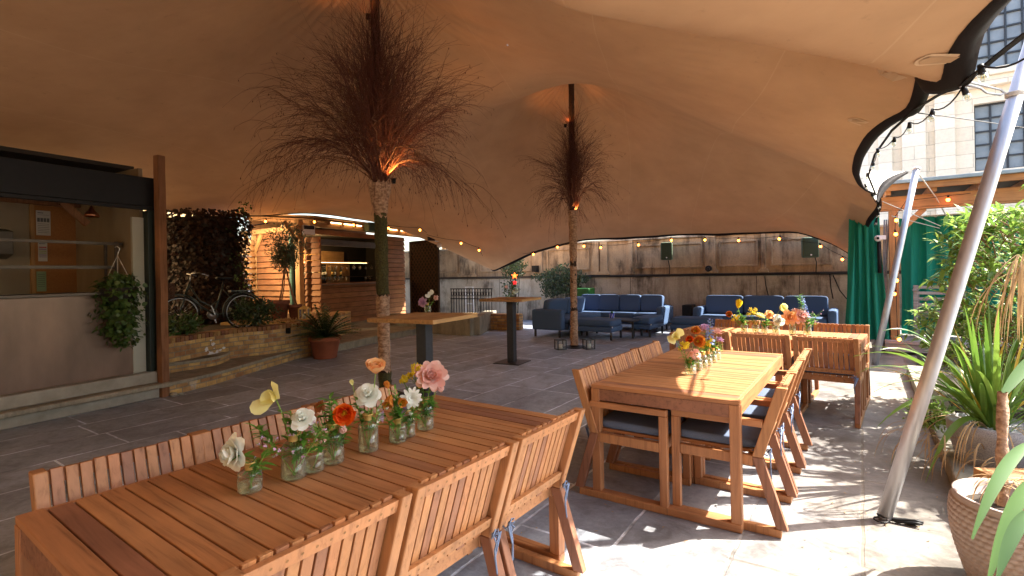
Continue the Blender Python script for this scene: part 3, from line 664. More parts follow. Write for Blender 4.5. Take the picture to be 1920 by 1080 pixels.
fl(4,'rose','white',691,742,22,'round white rose standing upright over green stems', ax=(.1,-.8,.6), leaves=2)
fl(4,'poppy','peach',704,699,20,'peach Icelandic style poppy, tallest bloom in the foreground row', ax=(.1,-.35,1), leaves=0)
fl(4,'fern','white',665,740,12,'thin stem with a curled green bud left of the round white rose')
fl(4,'tulip','cream',661,722,8,'closed lime green bud on a thin stem', ax=(-.2,-.2,1))
fl(5,'bell','orange',733,742,20,'rusty orange fritillary bells nodding to the left', ax=(-.1,-.8,-.6), bend=(.02,0,.06), dark=True)
fl(5,'bell','orange',749,748,17,'orange fritillary bell at the right of its cluster', ax=(.5,-.8,-.2), bend=(.02,0,.05))
fl(5,'tulip','orange',728,728,11,'upturned orange fritillary bud above the cluster', ax=(-.3,-.2,1))
fl(5,'fern','white',741,728,12,'tuft of narrow green bracts on top of the fritillary')
fl(5,'bell','lilac',718,772,15,'lilac columbine hanging left of the fritillary', ax=(-.3,-.5,-.9))
fl(6,'daisy','white',771,746,18,'double white daisy like bloom right of the fritillary', ax=(.3,-1,.2))
fl(6,'peony','lilac',754,768,13,'pale lilac scabious below the double white bloom', ax=(.1,-1,-.1))
fl(6,'tulip','white',768,774,9,'small white bloom tucked under the lilac one', ax=(.5,-.9,-.1))
fl(7,'spray','yellow',778,706,19,'goldenrod spray, the larger yellow cluster by the pink peony')
fl(7,'spray','yellow',757,716,9,'smaller goldenrod tip left of the larger yellow cluster')
fl(7,'spray','yellow',793,725,11,'goldenrod sprig in front of the pink peony')
fl(7,'peony','pink',808,706,28,'big open pale pink peony at the far end of the foreground row', ax=(.25,-.9,.35))
fl(7,'tulip','pink',820,722,14,'falling pale pink petals below the open peony', ax=(.6,-.7,-.4))
fl(7,'fern','white',800,745,17,'dark green leaves under the pink peony', leaves=6)
fl(7,'fern','white',812,750,14,'drooping green leaves on the right of the farthest foreground vase')
fl(5,'fern','white',752,762,15,'green sprig low in the squat vase with the fritillary'); fl(6,'fern','white',776,765,13,'green sprig under the double white bloom', leaves=6)
fl(4,'tiny','white',708,765,16,'wispy white flecked sprig leaning right from the round white rose vase'); fl(2,'tiny','pink',604,815,14,'wispy pink flecked sprig in the small clear vase')
fl(0,'fern','white',480,862,13,'green leaves at the neck of the nearest squat vase', leaves=6); fl(3,'fern','white',650,800,14,'green leaves hanging from the vase of the orange poppy')
fl(1,'fern','white',575,812,15,'leafy greens around the neck of the greenish vase', leaves=6)
# middle table
V2 = []
for u, v, wp, hp, lb in [(1295,702,19,22,'nearest clear vase of the row on the middle table'), (1309,694,15,24,'second vase of the row on the middle table, behind the nearest one'),
  (1319,689,15,24,'third vase along the row on the middle table under the orange poppies'), (1328,685,14,22,'fourth vase along the row on the middle table'),
  (1337,679,14,22,'fifth vase of the middle table row with lilac stems'), (1344,674,14,22,'farthest vase of the middle table row at its right end')]:
    p = vpos(u, v); r, h = vsize(p, wp, hp); V2.append((p, r, h)); vase(p, r, h, lb, GM, .6, ribs=18)
f2 = lambda *a, **k: fl(*a, Vs=V2, **k)
f2(0,'butterfly','cream',1267,631,16,'pale yellow poppy leaning left at the middle table', ax=(-.3,-1,.2), bend=(-.02,0,.03), leaves=1)
f2(0,'ball','pink',1304,665,11,'white and pink carnation low at the front of the middle table row')
f2(0,'spray','yellow',1282,655,11,'yellow filler spray at the left of the middle table row')
f2(0,'fern','white',1293,672,11,'green leaves around the front vase of the middle table')
f2(1,'poppy','orange',1308,640,12,'nearest orange poppy of the middle table row', ax=(-.1,-1,.2), color2='yellow')
f2(2,'poppy','red',1294,636,8,'small deep red orange poppy at the left of the orange ones', ax=(-.5,-1,.1))
f2(2,'poppy','orange',1303,622,9,'upper orange poppy of the middle table row', ax=(-.2,-1,.5))
f2(3,'spike','blue',1332,600,10,'blue delphinium spike, tallest on the middle table', leaves=3)
f2(3,'spray','yellow',1325,650,12,'yellow green filler in the centre of the middle table row')
f2(4,'peony','lilac',1322,618,11,'pale lilac bloom left of the blue spike')
f2(4,'peony','pink',1344,625,10,'pink lilac sweet pea bloom right of the blue spike')
f2(5,'tulip','rust',1334,664,8,'rusty bell bloom low at the right of the middle table row', ax=(-.1,-.6,-.8))
f2(5,'fern','white',1336,645,13,'green foliage sprig under the blue spike')
f2(5,'peony','lilac',1348,640,9,'mauve bloom at the right edge of the middle table flowers')
f2(4,'fern','white',1318,640,12,'green foliage sprig between the orange poppies and the yellow filler')
# crosswise table
V3 = []
for u, v, wp, hp, lb in [(1396,622,11,15,'leftmost vase on the crosswise table'), (1417,623,11,15,'second vase from the left on the crosswise table'), (1434,624,11,15,'third vase from the left on the crosswise table'),
  (1455,625,12,15,'fourth vase from the left on the crosswise table under the white ranunculus'), (1486,627,11,20,'fifth vase from the left on the crosswise table holding large pink blooms'), (1514,627,13,20,'rightmost vase on the crosswise table with the blue stem')]:
    p = vpos(u, v); r, h = vsize(p, wp, hp); V3.append((p, r, h)); vase(p, r, h, lb, GX, .6, ribs=16)
f3 = lambda *a, **k: fl(*a, Vs=V3, **k)
f3(0,'poppy','orange',1368,590,7,'small orange poppy leaning far left on the crosswise table', ax=(-.6,-.8,.3), bend=(-.03,0,.03), leaves=0)
f3(0,'tulip','yellow',1384,577,12,'tall yellow tulip on the crosswise table', ax=(.1,-.2,1)); f3(0,'fern','white',1393,592,12,'leafy green sprig under the yellow tulip')
f3(0,'spray','yellow',1379,600,8,'lime green filler at the left of the crosswise table')
f3(1,'spray','yellow',1410,590,10,'yellow green goldenrod on the crosswise table'); f3(1,'peony','cream',1424,595,9,'pale cream bloom next to the goldenrod on the crosswise table')
f3(2,'rose','peach',1442,590,8,'peach spray rose on the crosswise table', ax=(0,-1,.3)); f3(2,'fern','white',1433,603,10,'green sprig below the peach spray rose')
f3(3,'poppy','cream',1464,579,9,'white poppy on an arched stem above the crosswise table', ax=(.2,-1,.3), bend=(-.06,0,.04), leaves=0)
f3(3,'rose','white',1460,601,11,'white ranunculus low on the crosswise table', ax=(0,-1,.4))
f3(4,'peony','peach',1480,595,13,'large peach dahlia on the crosswise table', ax=(-.2,-1,.2)); f3(4,'peony','pink',1500,593,14,'large blush peony on the crosswise table', ax=(.2,-1,.2))
f3(4,'daisy','pink',1494,584,9,'small blush bloom above the two large ones')
f3(5,'spike','blue',1505,560,7,'pale blue delphinium rising above the crosswise table', leaves=3, bend=(.02,0,0)); f3(5,'fern','white',1499,552,8,'green tip of the tallest stem on the crosswise table')
f3(5,'tiny','lilac',1530,592,14,'thin sprig of mauve specks leaning right on the crosswise table'); f3(5,'fern','white',1515,595,12,'green leaves in the rightmost vase of the crosswise table')

# ---------------- high tables ----------------
def high_table(c, label, side=.78, z=1.08, rz=-.47):
    t = thing('high_table', label, 'table', c, rz, 'square poseur tables'); h = side/2; m = MB(); n = 6
    for i in range(n): m.box(-h+i*side/n+.0008, -h+(i+1)*side/n-.0008, -h, h, z-.04, z+R.uniform(-.0006,.0006))
    m.build('tabletop', M['pine_y'], t, .003)
    m = MB(); m.box(-.06,.06,-.06,.06,.012,z-.046); m.box(-.2,.2,-.2,.2,z-.0455,z-.0405); m.build('column', M['charcoal'], t, .004)
    m = MB(); m.box(-.24,.24,-.24,.24,0,.012); m.build('base_plate', M['charcoal'], t, .003)
    return t
T5c = G(795, 592, 1.08); T5c.z = 0; T4c = G(958, 559, 1.08); T4c.z = 0
high_table(T5c, 'nearer pine topped poseur table with charcoal column beside the mossy tree', .80)
high_table(T4c, 'farther pine topped poseur table on a square base plate near the sofas')
p = G(802, 586, 1.081); vase(p, .034, .085, 'squat glass vase on the nearer poseur table', 'glass vases on the poseur tables', .55)
Vh = [(p, .034, .085)]
fh = lambda *a, **k: fl(*a, Vs=Vh, **k)
fh(0,'peony','lilac',794,567,9,'lilac bloom leaning left on the nearer poseur table', ax=(-.5,-1,.3), bend=(-.01,0,.02)); fh(0,'butterfly','white',807,553,9,'white bloom upright on the nearer poseur table', ax=(-.1,-1,.4)); fh(0,'tulip','pink',815,560,10,'pink tulip right on the nearer poseur table', ax=(.4,-.7,.2))
p = G(963, 553, 1.081); vase(p, .03, .09, 'squat glass vase on the farther poseur table', 'glass vases on the poseur tables', .55); Vh = [(p, .03, .09)]
fl(0,'tulip','pink',952,540,6,'blush bloom leaning left on the farther poseur table', Vs=Vh, ax=(-.6,-.8,.5)); fl(0,'rose','white',966,545,6,'white rose on the farther poseur table', Vs=Vh, ax=(.2,-1,.2)); fl(0,'fern','white',961,538,9,'green sprig on the farther poseur table', Vs=Vh)
# ---------------- canopy ----------------
PK1 = Vector((-1.66, 6.4, 5.35)); PK2 = W(1071, 146, 10.3); P2T = W(1703, 322, 8.0)
CN = W(1776, 158, 2.95)
bd = [(CN, .10), (W(1862, 0, 2.25), 0), (Vector((1.95,1.2,2.75)), .1), (Vector((2.0,-.6,2.8)), .1), (Vector((1.9,-3,2.9)), 0), (Vector((-2,-4,3.3)), .1), (Vector((-6.5,-3,3.4)), .1), (Vector((-8.2,1.5,3.25)), .1), (Vector((-8,5.5,3.05)), .1),
  (W(318,396,10.2), .03), (W(405,406,11.2), .03), (W(500,404,12.0), .05), (W(575,399,12.9), .04), (W(660,409,14.5), .03), (W(735,424,17.3), 0), (W(800,438,18.4), .02), (W(845,456,17.9), 0), (W(898,486,16.2), 0), (W(925,508,14.6), 0),
  (W(962,490,14.0), 0), (W(1000,472,14.0), .04), (W(1092,449,14.2), .04), (W(1165,446,13.7), .05), (W(1222,443,13.5), .05), (W(1278,439,13.2), .04), (W(1345,439,12.6), .04), (W(1420,436,12.2), .04), (W(1497,434,11.6), .02), (W(1560,456,11.2), .02),
  (W(1620,492,10.6), 0), (W(1634,462,9.9), 0), (W(1620,440,9.3), 0), (W(1624,414,8.8), 0), (W(1646,388,8.2), 0), (W(1645,366,7.7), 0), (W(1611,350,7.1), 0), (W(1598,322,6.6), 0), (W(1604,290,6.0), 0), (W(1626,252,5.4), 0), (W(1664,222,5.0), 0), (W(1706,206,4.6), 0), (W(1722,145,4.1), .06)]
GUIDE = [(-1,2.4,3.3),(-2,3.5,3.66),(-4,3,3.55),(-3.6,5,3.8),(-1.6,4,4.05),(0,4.5,3.95),(0,8.2,4.3),(1.05,9.0,4.85),(.95,7.8,4.42),(-4.3,8,3.6),(1.3,6.4,3.95),(3,7,3.42),(-2.9,6.4,4.4),(-1.7,7.8,4.4),(-.4,6.2,4.45),(-3,1.5,3.5),(2.5,5.2,3.3),(1.3,5.0,3.6),(-1.65,5.2,4.6)]
# boundary curve: between marked points the edge is cut back in a shallow scallop
ctr = Vector((0, 6.2, 0)); bp = []
for i in range(len(bd)):
    p, sg = bd[i]; q = bd[(i+1) % len(bd)][0]; L_ = (q-p).length; n = max(2, int(L_/.13)); mid = (p+q)/2
    inw = (ctr-mid); inw.z = 0; inw.normalize()
    for k in range(n):
        t = k/n; bp.append(p.lerp(q, t)+inw*(math.sin(math.pi*t)*sg*L_*.8)+Z*(math.sin(math.pi*t)*sg*L_*.25))
NB = len(bp); NR = 56
A = np.array([tuple(x) for x in bp])
for _ in range(2): A = .25*np.roll(A,1,0)+.5*A+.25*np.roll(A,-1,0)
ts = np.array([0]+[((i+1)/NR) for i in range(NR)])
c2 = np.array([0, 6.2])
P = np.zeros((NR+1, NB, 3))
for i in range(NR+1):
    P[i,:,:2] = c2+(A[:,:2]-c2)*ts[i]
P[0,:,:2] = c2+(A[:,:2]-c2)*1e-3
N = (NR+1)*NB; X = P[:,:,:2].reshape(N,2); idx = np.arange(N).reshape(NR+1, NB)
# roof surface: multiquadric interpolation of the rim, the two mast tops, ridges and troughs
CP = []
def hold(x, y, zz, c): CP.append((x, y, zz, c))
stp = 3
for j in range(0, NB, stp): hold(A[j,0], A[j,1], A[j,2], .12)
hold(PK1.x, PK1.y, PK1.z, .22); hold(PK2.x, PK2.y, PK2.z, .16)
for t, zz in ((.25,4.42),(.5,3.78),(.78,3.12)): q_ = PK2.lerp(P2T, t); hold(q_.x, q_.y, zz, .3)
for u_, v_, Y_ in ((1690,134,2.86),(1600,117,2.8),(1500,99,2.72),(1400,80,2.62),(1280,61,2.5),(1180,40,2.42),(1080,18,2.32)): q_ = W(u_, v_, Y_); hold(q_.x, q_.y, q_.z, .12)
for u_, Y_, z_ in ((1690,3.6,3.02),(1600,3.5,3.06),(1500,3.4,3.10),(1380,3.35,3.16),(1280,3.35,3.24),(1160,3.35,3.32),(1040,3.3,3.40)): q_ = W(u_, 100, Y_); hold(q_.x, q_.y, z_, .25)
for q_ in GUIDE: hold(*q_, .5)
CP = np.array(CP)
def phi(ax_, ay_, c): return np.sqrt((ax_[:,None]-CP[None,:,0])**2+(ay_[:,None]-CP[None,:,1])**2+c[None,:]**2)
n_ = len(CP); K_ = phi(CP[:,0], CP[:,1], CP[:,3]); Q_ = np.stack([np.ones(n_), CP[:,0], CP[:,1]], 1)
# side conditions keep the fit affine far away
MM = np.block([[K_, Q_], [Q_.T, np.zeros((3,3))]]); sol = np.linalg.solve(MM, np.concatenate([CP[:,2], np.zeros(3)]))
z = np.zeros(N)
for s0 in range(0, N, 4000): sl_ = slice(s0, s0+4000); z[sl_] = phi(X[sl_,0], X[sl_,1], CP[:,3])@sol[:n_]+sol[n_]+X[sl_,0]*sol[n_+1]+X[sl_,1]*sol[n_+2]
z[idx[NR]] = A[:,2]
def canz(x, y):
    d = (X[:,0]-x)**2+(X[:,1]-y)**2; k = np.argsort(d)[:4]; ww = 1/(d[k]+1e-6); return float((z[k]*ww).sum()/ww.sum())
# small wrinkles along the tension line of the right hand panel
can = thing('stretch_tent', 'huge tan stretch canvas tent roof with black scalloped edge spanning the whole terrace', 'tent', (0,0,0))
m = MB(); vs = [(X[k,0], X[k,1], z[k]) for k in range(N)]
fs = [(int(idx[i,j]), int(idx[i,(j+1)%NB]), int(idx[i+1,(j+1)%NB]), int(idx[i+1,j])) for i in range(NR) for j in range(NB)]
m.add(vs, fs, 0, True); m.build('canvas_roof', M['canvas'], can)
# black edge band hanging outside the canvas
m = MB(); ev = []
for j in range(NB):
    p = Vector(vs[idx[NR,j]]); pr = Vector(vs[idx[NR-2,j]]); o = (p-pr); o.normalize(); 
    if o.length < .5: o = Vector((1,0,0))
    near = max(0, 1-(p-Vector((2.3,2.6,2.5))).length/2.5); wd = .10+.03*near
    ev += [p-o*.015+Z*.006, p-o*.015-Z*.006, p+o*wd*.5-Z*.02, p+o*wd+Z*.0, p+o*wd*.9+Z*.012]
fs = []
for j in range(NB):
    j2 = (j+1) % NB
    for k in range(5): fs.append((j*5+k, j2*5+k, j2*5+(k+1)%5, j*5+(k+1)%5))
m.add(ev, fs, 0, True); m.build('edge_band', M['rubber'], can)
# straight webbing strap from eyelet to eyelet on the right hand edge
m = MB(); wp = [W(1925,62,2.15), W(1876,100,2.45), W(1803,160,2.93), W(1760,178,3.6), W(1716,205,4.55), W(1672,245,5.1), W(1640,290,6.0), W(1628,330,6.7), W(1640,360,7.4), W(1652,385,8.1), W(1640,420,8.9), W(1646,450,9.6), W(1628,488,10.5)]
for a_, b_ in zip(wp, wp[1:]): m.bar(a_, b_, .028 if a_.y < 5 else .022, .008)
m.build('webbing_strap', M['rubber'], can)
# heat welded reinforcement patches near the edge
def patch(u, v, Y, du, wd, name='reinforcement_patch'):
    c = W(u, v, Y); m = MB(); n = 18; pts = []
    e = W(u+du, v, Y); ax = (e-c); ax.z = 0; ln = ax.length; ax.normalize(); ay = Z.cross(ax); vs_ = []
    for sc_, off in ((1, .006), (.62, .009)):
        for i in range(n+1):
            q = math.pi/2+math.pi*i/n; x = math.cos(q)*wd*.5*sc_+wd*.5; y = math.sin(q)*wd*.5*sc_; pp = c+ax*x+ay*y; pts.append(Vector((pp.x, pp.y, canz(pp.x, pp.y)-off)))
        for y in (-wd*.5*sc_, wd*.5*sc_): pp = c+ax*ln+ay*y; pts.append(Vector((pp.x, pp.y, canz(pp.x, pp.y)-off)))
    k = n+3; m.add(pts, [tuple(range(k))], 0); m.add(pts[k:], [tuple(range(k))], 1); m.build(name, [M['patch'], M['canvas']], can)
# tip of the tent pulled out to the far pole: its sunlit upper side shows
m = MB(); a0, a1, a2 = W(1620,321,7.75), W(1697,321,8.0), W(1643,376,7.45); rows = []; n = 8
for i in range(n+1):
    t = i/n; l = a0.lerp(a2, t)+Vector((-.06*math.sin(math.pi*t),0,0)); r_ = a1.lerp(a2, t)+Vector((-.13*math.sin(math.pi*t),0,.05*math.sin(math.pi*t))); rows.append([l.lerp(r_, k/6) for k in range(7)])
m.add([p for rw in rows for p in rw], [(i*7+k, i*7+k+1, (i+1)*7+k+1, (i+1)*7+k) for i in range(n) for k in range(6)], 0, True)
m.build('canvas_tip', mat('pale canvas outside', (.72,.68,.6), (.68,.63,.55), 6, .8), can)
m = MB(); ed = [rw[6] for rw in rows]; ev = []
for i, p in enumerate(ed): wd = .02+.12*math.sin(math.pi*min(1,(i+.5)/n)); ev += [p+Vector((0,-.01,.0)), p+Vector((wd,-.02,-.03)), p+Vector((wd*.5,.03,-.02))]
m.add(ev, [(i*3+k, (i+1)*3+k, (i+1)*3+(k+1)%3, i*3+(k+1)%3) for i in range(n) for k in range(3)], 0, True)
m.build('tip_band', M['rubber'], can)
m = MB(); m.tube([P2T+Vector((-.04,0,.0)), W(1712,320,8.0)], .006, 5); m.build('tip_rope', M['rope'], can)

# ---------------- tent poles outside ----------------
def tent_pole(base, top, r, label):
    t = thing('tent_pole', label, 'pole', base); d = top-base; m = MB()
    m.tube([Vector((0,0,.03))+d*0, d*.33, d*.66, d], r, 20); m.lathe([(0,0),(r*.7,0),(r*1.05,.03)], 16); m.build('pole_tube', M['pole'], t)
    m = MB(); dn = d.normalized(); m.tube([d, d+dn*.03, d+dn*.035], [r*1.15, r*1.15, r*.8], 16); m.build('pole_cap', M['whitep'], t)
    return t
PB1 = G(1659, 976); PT1 = W(1905, 178, 3.0); PT1 = PB1+(PT1-PB1)*1.22
tp1 = tent_pole(PB1, PT1, .038, 'thick aluminium tent pole leaning across the plants in the foreground')
m = MB(); rr = R
for k in range(9):
    q0 = R.uniform(-.4,.6); pts = [Vector((.0,-.02,.02))]; 
    for i in range(4): pts.append(pts[-1]+Vector((.035+R.uniform(-.012,.012), -.012+R.uniform(-.015,.012), R.uniform(-.008,.008)))); pts[-1].z = max(.012, pts[-1].z)
    m.tube(pts, .007, 5)
m.tube([Vector((.035*math.cos(q)-.045, .035*math.sin(q)-.03, .02)) for q in [i*.7 for i in range(10)]], .005, 5)
m.build('ground_strap', M['black'], tp1)
q = W(1903,180,3.0); m = MB()
for k in range(4): m.tube([q-PB1+Vector((.041*math.cos(a), .041*math.sin(a), .006*k)) for a in [i*math.pi/6 for i in range(13)]], .005, 5)
m.build('pole_rope', M['rope'], tp1)
PB2 = G(1641, 684); PT2 = W(1718, 318, 8.0)
tp2 = tent_pole(PB2, PT2, .045, 'slimmer aluminium tent pole with white cap in front of the green curtain')
def tethers(name, label, segs, mt, r=.006, cat='rope'):
    m = MB()
    for s in segs: m.tube(s, r, 5)
    return tag(m.build(name, mt), label, cat)
tethers('guy_rope', 'thin guy rope running down from the capped pole into the shrub', [[W(1724,328,8.0), W(1755,370,8.3), W(1778,412,8.6)]], M['rope'], .009)
tethers('guy_rope', 'pair of pale guy lines crossing the green curtain', [[W(1655,378,8.0), W(1764,424,8.2)], [W(1672,405,8.1), W(1762,428,8.3)]], M['rope'], .006)
tethers('guy_wire', 'thin black wire running right from the tent edge across the building', [[W(1722,212,4.6), W(1765,217,5.2), W(1925,240,7.5)]], M['black'], .006)
m = MB(); cc = [W(1800,163,2.95), W(1813,153,2.95), W(1835,158,2.95), W(1876,168,3.0), W(1883,174,3.0), W(1876,178,3.0), W(1850,174,2.96), W(1838,165,2.95), W(1812,160,2.95)]
m.tube(cc, .006, 7); m.tube([W(1878,172,3.0), W(1900,180,3.0)], .004, 5); tag(m.build('carabiner_link', M['steel']), 'steel carabiner joining the near tent corner to the thick pole', 'carabiner')

# ---------------- festoon lights ----------------
def festoon(name, label, pts, group, lit, r_bulb=.022, sag=.06, drop=.05, socks=True):
    t = thing(name, label, 'string lights', pts[0], 0, group); o = pts[0]; m = MB()
    for a_, b_ in zip(pts, pts[1:]):
        n = 5; sg = sag*min(1, (b_-a_).length); m.tube([a_.lerp(b_, k/n)-Z*(sg*4*(k/n)*(1-k/n))-o for k in range(n+1)], .005, 5)
    m.build('cable', M['black'], t)
    for k, p in enumerate(pts[1:-1] if len(pts) > 3 else pts):
        p = p-o; tl = Vector((R.uniform(-.4,.4), R.uniform(-.3,.3), -1)).normalized(); s = MB()
        s.tube([p, p+tl*drop], [.014,.017], 10); sk = s.build('socket', M['black'], t)
        b = MB(); c = p+tl*(drop+r_bulb*.9); b.ball(c, r_bulb, 10, 8, 0, (1,1,1.12)); b.tube([p+tl*drop*.9, c], [.012, r_bulb*.7], 10)
        if lit: b.build('bulb', M['bulb'], t)
        else:
            bo = b.build('bulb', M['glass'], t); f = MB()
            for q in range(4): a = q*1.57; f.tube([c+Vector((.006*math.cos(a), .006*math.sin(a), .012)), c+Vector((.009*math.cos(a), .009*math.sin(a), -.010))], .0012, 4)
            f.build('filament', M['gold'], bo)
    return t
festoon('festoon_lights', 'unlit clear bulb festoon hanging along the right edge of the tent', [W(1925,108,2.2), W(1838,122,2.6), W(1806,162,2.95), W(1750,205,3.6), W(1706,229,4.3), W(1678,257,5.0), W(1645,278,5.6), W(1638,303,6.2), W(1626,324,6.8), W(1622,345,7.2), W(1634,362,7.5), W(1646,382,8.0), W(1648,398,8.3), W(1644,412,8.7), W(1636,430,9.1), W(1638,445,9.5), W(1640,470,9.9)], None, False)
lv = lambda L, Y0, Y1: [W(u, v, Y0+(Y1-Y0)*i/max(1,len(L)-1)) for i, (u, v) in enumerate(L)]
festoon('festoon_lights', 'amber lit festoon along the tent edge in front of the timber bar', lv([(405,410),(419,418),(499,409),(589,410),(664,416),(729,422),(788,426),(800,436)], 10.4, 12.6), 'amber festoons', True, .024, .03)
festoon('festoon_lights', 'amber lit festoon on the falling tent edge left of the dark shrub', lv([(800,440),(864,451),(898,464),(905,480)], 12.6, 13.4), 'amber festoons', True, .024, .03)
festoon('festoon_lights', 'amber lit festoon along the tent edge above the stone back wall', lv([(980,476),(998,472),(1045,458),(1094,456),(1128,459),(1195,454),(1257,445),(1322,444),(1384,445),(1463,442),(1537,456),(1580,480),(1620,495),(1623,505)], 13.2, 10.3), 'amber festoons', True, .024, .04)
festoon('festoon_lights', 'amber bulbs strung on the pergola beam and down its post', [W(1820,362,7.9), W(1778,366,8.2), W(1700,375,8.4), W(1679,405,8.42), W(1678,431,8.42), W(1682,518,8.42), W(1680,543,8.42), W(1683,628,8.42), W(1684,640,8.42)], 'amber festoons', True, .026, .02)

# ---------------- decorated trees that hold the tent up ----------------
def twigs(m, base, H, Rr, nmain, seed, low=.8):
    r = random.Random(seed)
    for i in range(nmain):
        q = r.uniform(0, 2*math.pi); kk = (i+.5)/nmain; out = (.06+.94*kk**1.5)*Rr*r.uniform(.7,1.12); L = H*(1.1-.62*kk**1.4)*r.uniform(.6,1.05)
        d = Vector((math.cos(q), math.sin(q), 0)); p0 = base+d*.06+Z*r.uniform(-.03,.1); p2 = base+d*out+Z*L*.78; p1 = base+d*out*.42+Z*L*.62
        if kk > .86: p2.z -= H*.28*r.uniform(.3,1.4); p1.z += H*.03
        n = 9; pts = [p0*(1-t)**2+p1*2*t*(1-t)+p2*t*t+Vector((r.gauss(0,.016), r.gauss(0,.016), r.gauss(0,.014))) for t in [k/n for k in range(n+1)]]
        lightb = kk > .7 and r.random() < .3
        r0 = .011 if lightb else .0065
        m.tube(pts, [max(.0016, r0*(1-.8*k/n)) for k in range(n+1)], 4, 1 if lightb else 0)
        for j in range(11+int(9*kk)):
            k = r.randint(2, n-1); a = pts[k]; dd = (pts[k+1]-a).normalized(); sd = Vector((r.gauss(0,1), r.gauss(0,1), r.gauss(0,.7))).normalized()
            L2 = H*r.uniform(.12,.32); e = (dd*.9+sd*.55+d*.2*kk).normalized(); g = 1.0 if kk > .75 else .35
            p = [a]; cur = a.copy()
            for s in range(5):
                e = (e+Vector((r.gauss(0,.13), r.gauss(0,.13), r.gauss(0,.1)-.09*g*(1+kk)*(s+.5)/2.0))).normalized(); cur = cur+e*L2/5; p.append(cur.copy())
            m.tube(p, [.0024,.0021,.0019,.0016,.0014,.0012], 3)
            if kk > .55 and r.random() < .45:
                m.leaf(p[-1], (r.gauss(0,.3), r.gauss(0,.3), -1), .035, .010, None, 0, .2, 2)
                if r.random() < .6:
                    a2 = p[3]; p3 = [a2, a2+Vector((r.gauss(0,.03), r.gauss(0,.03), -.07)), a2+Vector((r.gauss(0,.05), r.gauss(0,.05), -.16))]; m.tube(p3, .0014, 3); m.leaf(p3[-1], (0,0,-1), .03, .010, None, 0, .2, 2)
def trunk_surface(m, pts, r, n=22, amp=.12, seed=1, mi=0):
    rr_ = random.Random(seed); vs = []; k = len(pts)
    for i, p in enumerate(pts):
        for j in range(n):
            q = 2*math.pi*j/n; a = 1+amp*(rr_.random()-.5)*2+.05*math.sin(3*q+i*.7); ra = r[i]*a; vs.append(p+Vector((math.cos(q)*ra, math.sin(q)*ra, 0)))
    m.add(vs, [(i*n+j, i*n+(j+1)%n, (i+1)*n+(j+1)%n, (i+1)*n+j) for i in range(k-1) for j in range(n)], mi, True)
def deco_tree(base, top, label, bands, H, Rr, nmain, seed, crownz, r0=.07):
    t = thing('birch_tree', label, 'tree', base); B = Vector(base); lean = (Vector((top.x, top.y, 0))-B)/top.z
    at = lambda zz: Vector((lean.x*zz, lean.y*zz, zz)); m = MB(); n = 90
    zs = [top.z*i/n for i in range(n+1)]; trunk_surface(m, [at(q) for q in zs], [r0*.86 if q < crownz else r0*.8 for q in zs], 16, .09, seed); m.build('trunk', M['trunkd'], t)
    for (z0, z1, rr1, rr2, mi) in bands:
        m = MB(); n = max(4, int((z1-z0)/.03)); zs = [z0+(z1-z0)*i/n for i in range(n+1)]; rs = [rr1+(rr2-rr1)*i/n for i in range(n+1)]
        trunk_surface(m, [at(q) for q in zs], rs, 22, .10 if mi == 'moss' else .045, seed+int(z0*10))
        for e, s in ((z0, -1), (z1, 1)):          # torn flaps at both ends of a sleeve
            if mi == 'moss': continue
            for j in range(9):
                q = R.uniform(0, 6.28); rad = rr2 if s > 0 else rr1; c = at(e)+Vector((math.cos(q)*rad, math.sin(q)*rad, 0)); tg = Vector((-math.sin(q), math.cos(q), 0)); ww = R.uniform(.015,.035); hh = R.uniform(.02,.05)*s
                o_ = Vector((math.cos(q), math.sin(q), 0))*R.uniform(.0,.025); m.add([c-tg*ww, c+tg*ww, c+tg*ww*.3+Z*hh+o_], [(0,1,2)], 0)
        if mi == 'moss':
            for j in range(int((z1-z0)*2600)):
                q = R.uniform(0, 6.28); zz = R.uniform(z0, z1); o_ = Vector((math.cos(q), math.sin(q), R.uniform(-.5,.5))); c = at(zz)+Vector((math.cos(q)*rr1, math.sin(q)*rr1, 0)); m.leaf(c, o_+Vector((R.gauss(0,.5),R.gauss(0,.5),R.gauss(0,.5))), R.uniform(.012,.03), .006, None, 0, .2, 1)
        m.build('moss_band' if mi == 'moss' else 'bark_sleeve', M[mi], t)
    m = MB(); twigs(m, at(crownz), H, Rr, nmain, seed); m.build('crown', [M['twig'], M['branch']], t)
    m = MB(); m.lathe([(0,.02),(.20,.018),(.24,0)], 24); m.lathe([(0,.05),(.09,.045),(.12,.015)], 16); m.build('base_plate', M['black'], t)
    return t
B1 = Vector((-1.66*1.0+.12, 6.4, 0)); B1 = W(722, 700, 6.4); B1.z = 0
z1_ = lambda v: W(715, v, 6.4).z
deco_tree(B1, PK1, 'nearer birch trunk with bark sleeves and moss under a huge spray of bare twigs',
  [(z1_(693), z1_(588), .072, .075, 'bark'), (z1_(552), z1_(400)-.0, .076, .076, 'moss'), (z1_(600), z1_(556), .075, .085, 'bark'), (z1_(404), z1_(345), .075, .145, 'bark'), (.05, z1_(697), .078, .078, 'moss')],
  2.5, 1.5, 230, 11, z1_(346))
B2 = G(1077, 651); zz2 = lambda v: W(1074, v, 10.3).z
deco_tree(B2, PK2, 'farther birch trunk beside the blue sofa with a slimmer spray of bare twigs',
  [(.04, zz2(582), .078, .07, 'bark'), (zz2(575), zz2(500), .066, .066, 'bark'), (zz2(490), zz2(400), .07, .085, 'bark'), (zz2(404), zz2(396), .09, .11, 'bark')], 2.25, .8, 105, 23, zz2(398), .07)
